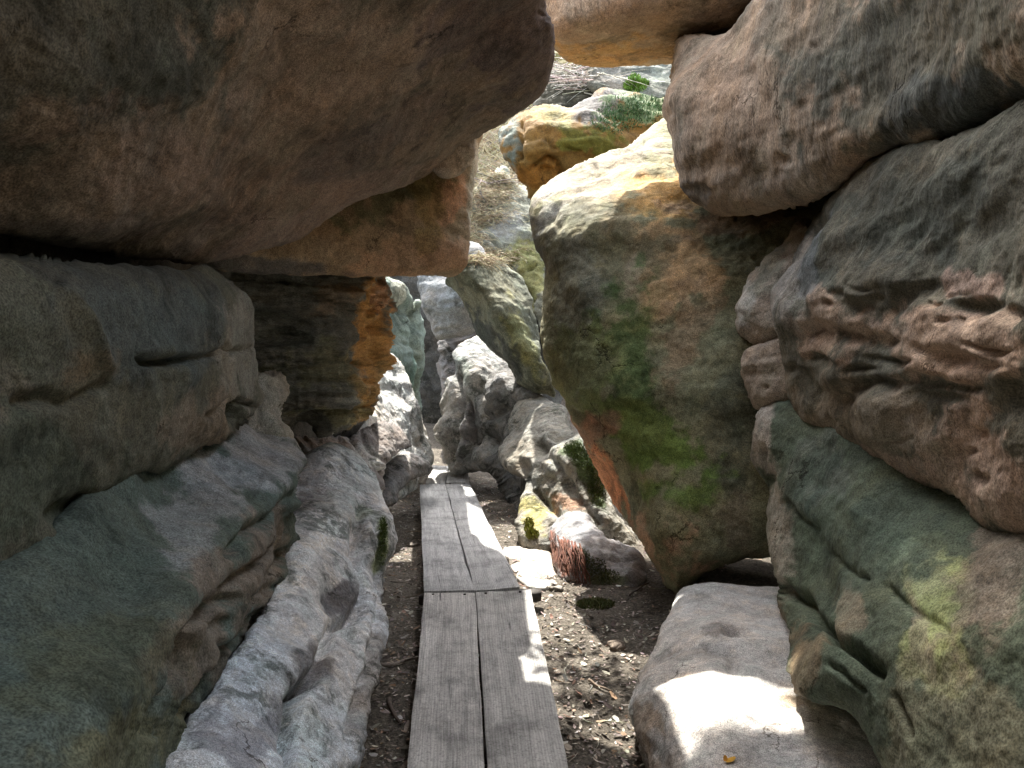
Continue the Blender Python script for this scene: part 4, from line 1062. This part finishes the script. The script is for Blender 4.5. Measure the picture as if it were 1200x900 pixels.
stick('pale forked stick lying across the left earth strip, pointing at the planks', (446, 782), (488, 774), 0.011, (0.36, 0.31, 0.26))
stick('short dark stick on the left earth strip, nearer the picture bottom than the forked one', (456, 822), (470, 850), 0.012, (0.13, 0.1, 0.08), side=False)
stick('thin dark twig on the earth near the low grey boulder with red roots', (738, 700), (762, 683), 0.006, (0.1, 0.08, 0.065), 0.05, False)
stick('thin brown stick on the shaded earth left of the flat pale boulder', (690, 800), (718, 812), 0.007, (0.2, 0.15, 0.11), 0.15, False)


def moss(name, label, keys, spots, n, size, colr, cat='moss', rad=8, jagged=1.0):
    L_ = Leaves()
    for _ in range(n):
        cx, cy, rx, ry = R.choice(spots)
        a, q = R.uniform(0, 6.28), R.random()**.5
        p, nn = hit(cx + rx * q * math.cos(a), cy + ry * q * math.sin(a), keys)
        if p is None: continue
        d = nn + np.array([R.uniform(-.9, .9), R.uniform(-.9, .9), R.uniform(0, .9)])
        ln = size * R.uniform(.5, 1.3) * (1.25 - 0.6 * q)
        L_.add(p - nn * 0.004, d, np.array([R.uniform(-1, 1), R.uniform(-1, 1), .3]), ln, ln * R.uniform(.22, .4) * jagged, jit(colr, .4), R.uniform(-.3, .3))
    return tag(L_.build(name, M_LEAF), label, cat)


moss('moss_cushion', 'dark green moss cushion draped down the broken rock beside the leaning boulder', ['C'], [(682, 535, 16, 14), (692, 552, 15, 20), (700, 575, 12, 18), (672, 526, 12, 10)], 3800, .022, (0.095, 0.125, 0.045))
moss('moss_cushion', 'olive moss growing at the root-covered foot of the low grey boulder', ['D'], [(690, 664, 22, 12), (705, 676, 22, 10), (678, 652, 14, 10)], 2400, .02, (0.12, 0.125, 0.05))
moss('moss_cushion', 'small isolated dark moss tuft on the bare earth', ['ground'], [(698, 709, 22, 6)], 1300, .032, (0.14, 0.15, 0.06))
moss('moss_cushion', 'bright speckled green moss covering the crown of the perched boulder', ['O'], [(742, 130, 40, 21), (762, 124, 30, 18), (722, 140, 32, 18)], 2600, .034, (0.09, 0.17, 0.07))
moss('moss_cushion', 'thin green moss streak on the right flank of the long pale ledge', ['L4'], [(448, 635, 5, 28), (449, 620, 4, 14)], 500, .02, (0.13, 0.18, 0.05))
moss('moss_cushion', 'yellow-green moss on the sunlit corner of the broken rock by the sun patch', ['C'], [(620, 617, 6, 11), (624, 627, 8, 6)], 800, .03, (0.2, 0.2, 0.045))

moss('leafy_plant', 'bright yellow-green leafy clump lit by the sun below the keystone boulder', ['MO'], [(744, 95, 8, 8), (752, 99, 9, 6), (738, 101, 9, 6), (745, 104, 12, 5)], 620, .055, (0.15, 0.27, 0.05), 'plant', jagged=1.5)

# dry brushwood on the rocks under the keystone
def brush(name, label, keys, boxes, n, ln, r, colr, cat, flat=0.4, down=0.1):
    t = Tubes()
    for _ in range(n):
        x0, y0, x1, y1 = R.choice(boxes)
        p, nn = hit(R.uniform(x0, x1), R.uniform(y0, y1), keys)
        if p is None: continue
        p = p + nn * R.uniform(0, .2)
        a = R.uniform(0, 6.28)
        d = np.array([math.cos(a), math.sin(a) * .6 - .25, R.uniform(-flat, flat)])
        L0 = ln * R.uniform(.4, 1.2)
        b = np.array([R.uniform(-.3, .3), R.uniform(-.3, .3), -down])
        c_ = jit(colr, .25)
        pts = [p + d * L0 * q + b * L0 * q * q for q in np.linspace(0, 1, 5)]
        t.add(pts, r * R.uniform(.6, 1.2), r * .3, 4, c_)
        for _k in range(R.randint(0, 3)):
            m = pts[R.randint(1, 3)]
            d2 = d + np.array([R.uniform(-.9, .9), R.uniform(-.9, .9), R.uniform(-.7, .7)])
            t.add([m, m + d2 * L0 * .22, m + d2 * L0 * .38 + b * L0 * .2], r * .45, r * .2, 3, c_)
    return tag(t.build(name, M_WOODY), label, cat)


brush('brushwood', 'tangle of pale dry spruce twigs on the rocks below the keystone boulder', ['SR'], [(640, 84, 700, 112), (645, 78, 695, 104)], 120, .62, .0085, (0.5, 0.46, 0.42), 'brushwood')
br2 = brush('dead_branch', 'dark dead branches sticking out of the dry straw on the upper cliff', ['S'], [(560, 206, 588, 226)], 14, .8, .012, (0.13, 0.11, 0.095), 'branch')

# dry straw
ST = Tubes()
for _ in range(3200):
    x, y = R.choice([(R.gauss(562, 12), R.uniform(205, 262)), (R.gauss(585, 12), R.uniform(202, 232)), (R.gauss(556, 8), R.uniform(262, 306)), (R.gauss(572, 16), R.uniform(292, 312)), (R.gauss(575, 14), R.uniform(225, 262))])
    p, nn = hit(x, y, ['S', 'K'])
    if p is None: continue
    a = R.uniform(0, 6.28)
    d = np.array([math.cos(a), math.sin(a) - .5, R.uniform(-.5, .6)]); d /= np.linalg.norm(d)
    ln = R.uniform(.08, .30)
    p = p + nn * R.uniform(0, .05)
    ST.add([p, p + d * ln * .5, p + d * ln + np.array([0, 0, -.3 * ln])], .0035, .0015, 3, jit(R.choice([(0.5, 0.43, 0.27), (0.42, 0.36, 0.22), (0.58, 0.52, 0.38), (0.3, 0.22, 0.14)]), .2))
tag(ST.build('dry_grass', M_WOODY), 'matted dry straw covering the upper cliff', None, kind='stuff')
SH = Leaves()
for _ in range(16000):
    y = 15 + R.random() * 17; x = R.uniform(-2.6, 1.2)
    z = float(ground_h(np.array([x]), np.array([y]))[0])
    a = R.uniform(0, 6.28)
    SH.add((x, y, z), (math.cos(a), math.sin(a) - .4, R.uniform(.1, 1.0)), (R.uniform(-1, 1), -1, .5), R.uniform(.3, .8), .03, jit(R.choice([(0.36, 0.31, 0.19), (0.3, 0.26, 0.15), (0.42, 0.37, 0.26)]), .25), R.uniform(-.5, -.1), taper=.15)
tag(SH.build('dry_grass', M_LEAF), 'pale dry grass on the slope high behind the rocks', None, kind='stuff')

# red roots at the foot of the low boulder
rt = empty('root_tangle', tuple(hit(668, 684)[0]), 'rust-red roots hanging down the left foot of the low grey boulder', 'roots')
for k in range(30):
    t = Tubes()
    x = R.uniform(648, 684)
    y0 = 628 + (x - 648) * .55 + R.uniform(-6, 6)
    pts = []
    for q in np.linspace(0, 1, 7):
        p, nn = hit(x + q * R.uniform(4, 16) , min(y0 + q * R.uniform(42, 58), 686), ['D'])
        if p is not None: pts.append(p + nn * R.uniform(.004, .03) + np.array([R.uniform(-.012, .012), 0, 0]))
    if len(pts) >= 3:
        t.add(pts, R.uniform(.003, .008), .0015, 5, jit((0.115, 0.045, 0.028), .5))
        t.build('root', M_WOODY, rt)

# yellow leaf on the flat boulder
p, nn = hit(851, 894, ['R6'])
yl = Leaves()
yl.add(p + nn * .006, (1, .2, .1), nn, .032, .022, (0.55, 0.3, 0.03), .2, 4)
yl.add(p + nn * .006, (.2, 1, .3), nn, .018, .014, (0.5, 0.22, 0.02), .3, 3)
tag(yl.build('fallen_leaf', M_LEAF), 'single orange-yellow leaf lying on the flat pale boulder', 'leaf')


# loose stones
def stone(label, px, py, size, base, keys=None, seed=1, group=None):
    import bmesh
    p, nn = hit(px, py, keys)
    if p is None: return
    bm = bmesh.new(); bmesh.ops.create_icosphere(bm, subdivisions=3, radius=1)
    V = np.array([v.co[:] for v in bm.verts]); FC = np.array([[v.index for v in f.verts] for f in bm.faces], np.int32); bm.free()
    n = V.copy()
    V = V * np.array([1, .8, .55]) * size
    V = V * (1 + .35 * fbm(n * 1.3 + seed * 5.1, 3, 60 + seed))[:, None] + p + (0, 0, size * .2)
    tag(link_mesh('stone', V, FC, M_PALE, colors=np.tile(base, (len(V), 1))), label, 'stone', group)


stone('small pale stone on the ledge just below the layered pillar', 384, 509, .055, (0.42, 0.39, 0.35), ['L7b', 'L4'], 1)
stone('pale flake on the ridged dark rock, nearest the orange pillar foot', 420, 502, .045, (0.45, 0.42, 0.38), ['L7b', 'L4'], 2)
stone('white stone wedged between the ridged dark rock and the charcoal stone', 440, 549, .08, (0.5, 0.5, 0.48), None, 3)
stone('small sunlit stone at the right edge of the sun patch below the broken rock', 652, 692, .045, (0.4, 0.36, 0.32), ['ground'], 4)
stone('brown stone half buried in the shaded earth left of the flat boulder', 724, 760, .05, (0.2, 0.16, 0.13), ['ground'], 5)
stone('pale stone against the left edge of the middle planks', 484, 640, .04, (0.38, 0.35, 0.32), ['ground'], 6)

# unseen beech added over the cleft, its leaves placed to break up the sun
tree = empty('sun_shade_beech', (2.6, 7.6, 3.0), 'unseen leafy beech added over the cleft to break up the sun', 'tree')
tk = Tubes()
base_p = np.array([2.6, 7.6, 3.0]); crown = np.array([0.2, 6.9, 8.2])
trunk = [base_p + (crown - base_p) * q + np.array([0, 0, 1.0]) * math.sin(q * 3.14) * .6 for q in np.linspace(0, 1, 9)]
tk.add(trunk, .11, .03, 8, (0.2, 0.18, 0.16))
BEG = []
for _ in range(9):
    q = R.uniform(.5, 1.0); st_ = trunk[int(q * 8)]
    y = R.uniform(5.9, 7.9)
    e_ = np.array([R.uniform(-1.3, 1.6), y, 6.1 + (y - 6) * 1.56 + R.uniform(0.0, 2.6)])
    pts = [st_ + (e_ - st_) * t + np.array([0, 0, .25 * math.sin(t * 3.1)]) for t in np.linspace(0, 1, 6)]
    tk.add(pts, .022, .005, 5, (0.2, 0.18, 0.16)); BEG.append(pts)
tw_end = np.array([-.25, 6.45, 4.7])
pts = [trunk[6] + (tw_end - trunk[6]) * t for t in np.linspace(0, 1, 7)]
tk.add(pts, .012, .004, 4, (0.2, 0.18, 0.16))
tw2 = np.array([.2, 8.6, 5.9])
tk.add([trunk[4] + (tw2 - trunk[4]) * t for t in np.linspace(0, 1, 7)], .016, .004, 4, (0.2, 0.18, 0.16))
tk.build('trunk', M_WOODY, tree)
CR = Leaves()
def beech_leaf(p, sz=.075):
    a = R.uniform(0, 6.28)
    CR.add(p, (math.cos(a), math.sin(a), R.uniform(-.5, .2)), (R.uniform(-.5, .5), R.uniform(-.5, .5), 1), sz * R.uniform(.8, 1.3), sz * .62, jit((0.075, 0.13, 0.03), .3), .1)
for _ in range(9000):
    y = R.uniform(5.8, 8.0)
    beech_leaf((R.uniform(-1.5, 1.8), y, 5.85 + (y - 6) * 1.56 + 3.0 * R.random()**1.3))
for _ in range(2500):
    y = R.uniform(5.8, 6.6)
    beech_leaf((R.uniform(.5, 1.5), y, 5.05 + (y - 6) * 1.56 + .9 * R.random()))
for _ in range(420):
    beech_leaf(np.array([.19, 8.6, 5.4]) + np.array([R.gauss(0, .12), R.gauss(0, .17), R.gauss(0, .26)]), .07)
for _ in range(165):
    q_ = R.choice([(-.3, 4.9), (-.05, 4.75), (.05, 4.25), (-.12, 4.0), (.2, 4.6), (-.22, 4.4)]); beech_leaf(np.array([q_[0] + R.gauss(0, .09), 6.4 + R.gauss(0, .1), max(3.75, q_[1] + R.gauss(0, .13))]), .075)
CR.build('crown', M_LEAF, tree)

# ------------------------------------------------------------------ light
SUN_EL, SUN_AZ = math.radians(57), math.radians(-9)      # azimuth from +Y towards +X
world = bpy.data.worlds.new('World')
scene.world = world
world.use_nodes = True
wn = world.node_tree
sky = wn.nodes.new('ShaderNodeTexSky')
sky.sky_type = 'NISHITA'
sky.sun_disc = False
sky.sun_elevation = SUN_EL
sky.sun_rotation = SUN_AZ
sky.dust_density = 3.0
hs = wn.nodes.new('ShaderNodeHueSaturation')
hs.inputs['Saturation'].default_value = 0.4      # hazy summer sky
bg = wn.nodes['Background']
bg.inputs['Strength'].default_value = 0.15
wn.links.new(sky.outputs[0], hs.inputs['Color'])
wn.links.new(hs.outputs[0], bg.inputs['Color'])
sun = bpy.data.lights.new('sun', 'SUN')
sun.energy = 2.6
sun.angle = math.radians(0.5)
sun.color = (1.0, 0.95, 0.87)
so = bpy.data.objects.new('sun', sun)
sdir = Vector((math.sin(SUN_AZ) * math.cos(SUN_EL), math.cos(SUN_AZ) * math.cos(SUN_EL), math.sin(SUN_EL)))
so.rotation_euler = sdir.to_track_quat('Z', 'Y').to_euler()
so.location = (0, 0, 30)
col.objects.link(so)

scene.view_settings.view_transform = 'Standard'
scene.view_settings.look = 'None'
scene.view_settings.gamma = 1
scene.view_settings.exposure = 2.5
scene.render.engine = 'CYCLES'
scene.cycles.max_bounces = 8
scene.cycles.diffuse_bounces = 4
scene.cycles.use_denoising = True
scene.cycles.denoising_prefilter = 'ACCURATE'
scene.cycles.use_adaptive_sampling = True
scene.cycles.adaptive_threshold = 0.012
scene.cycles.use_guiding = False
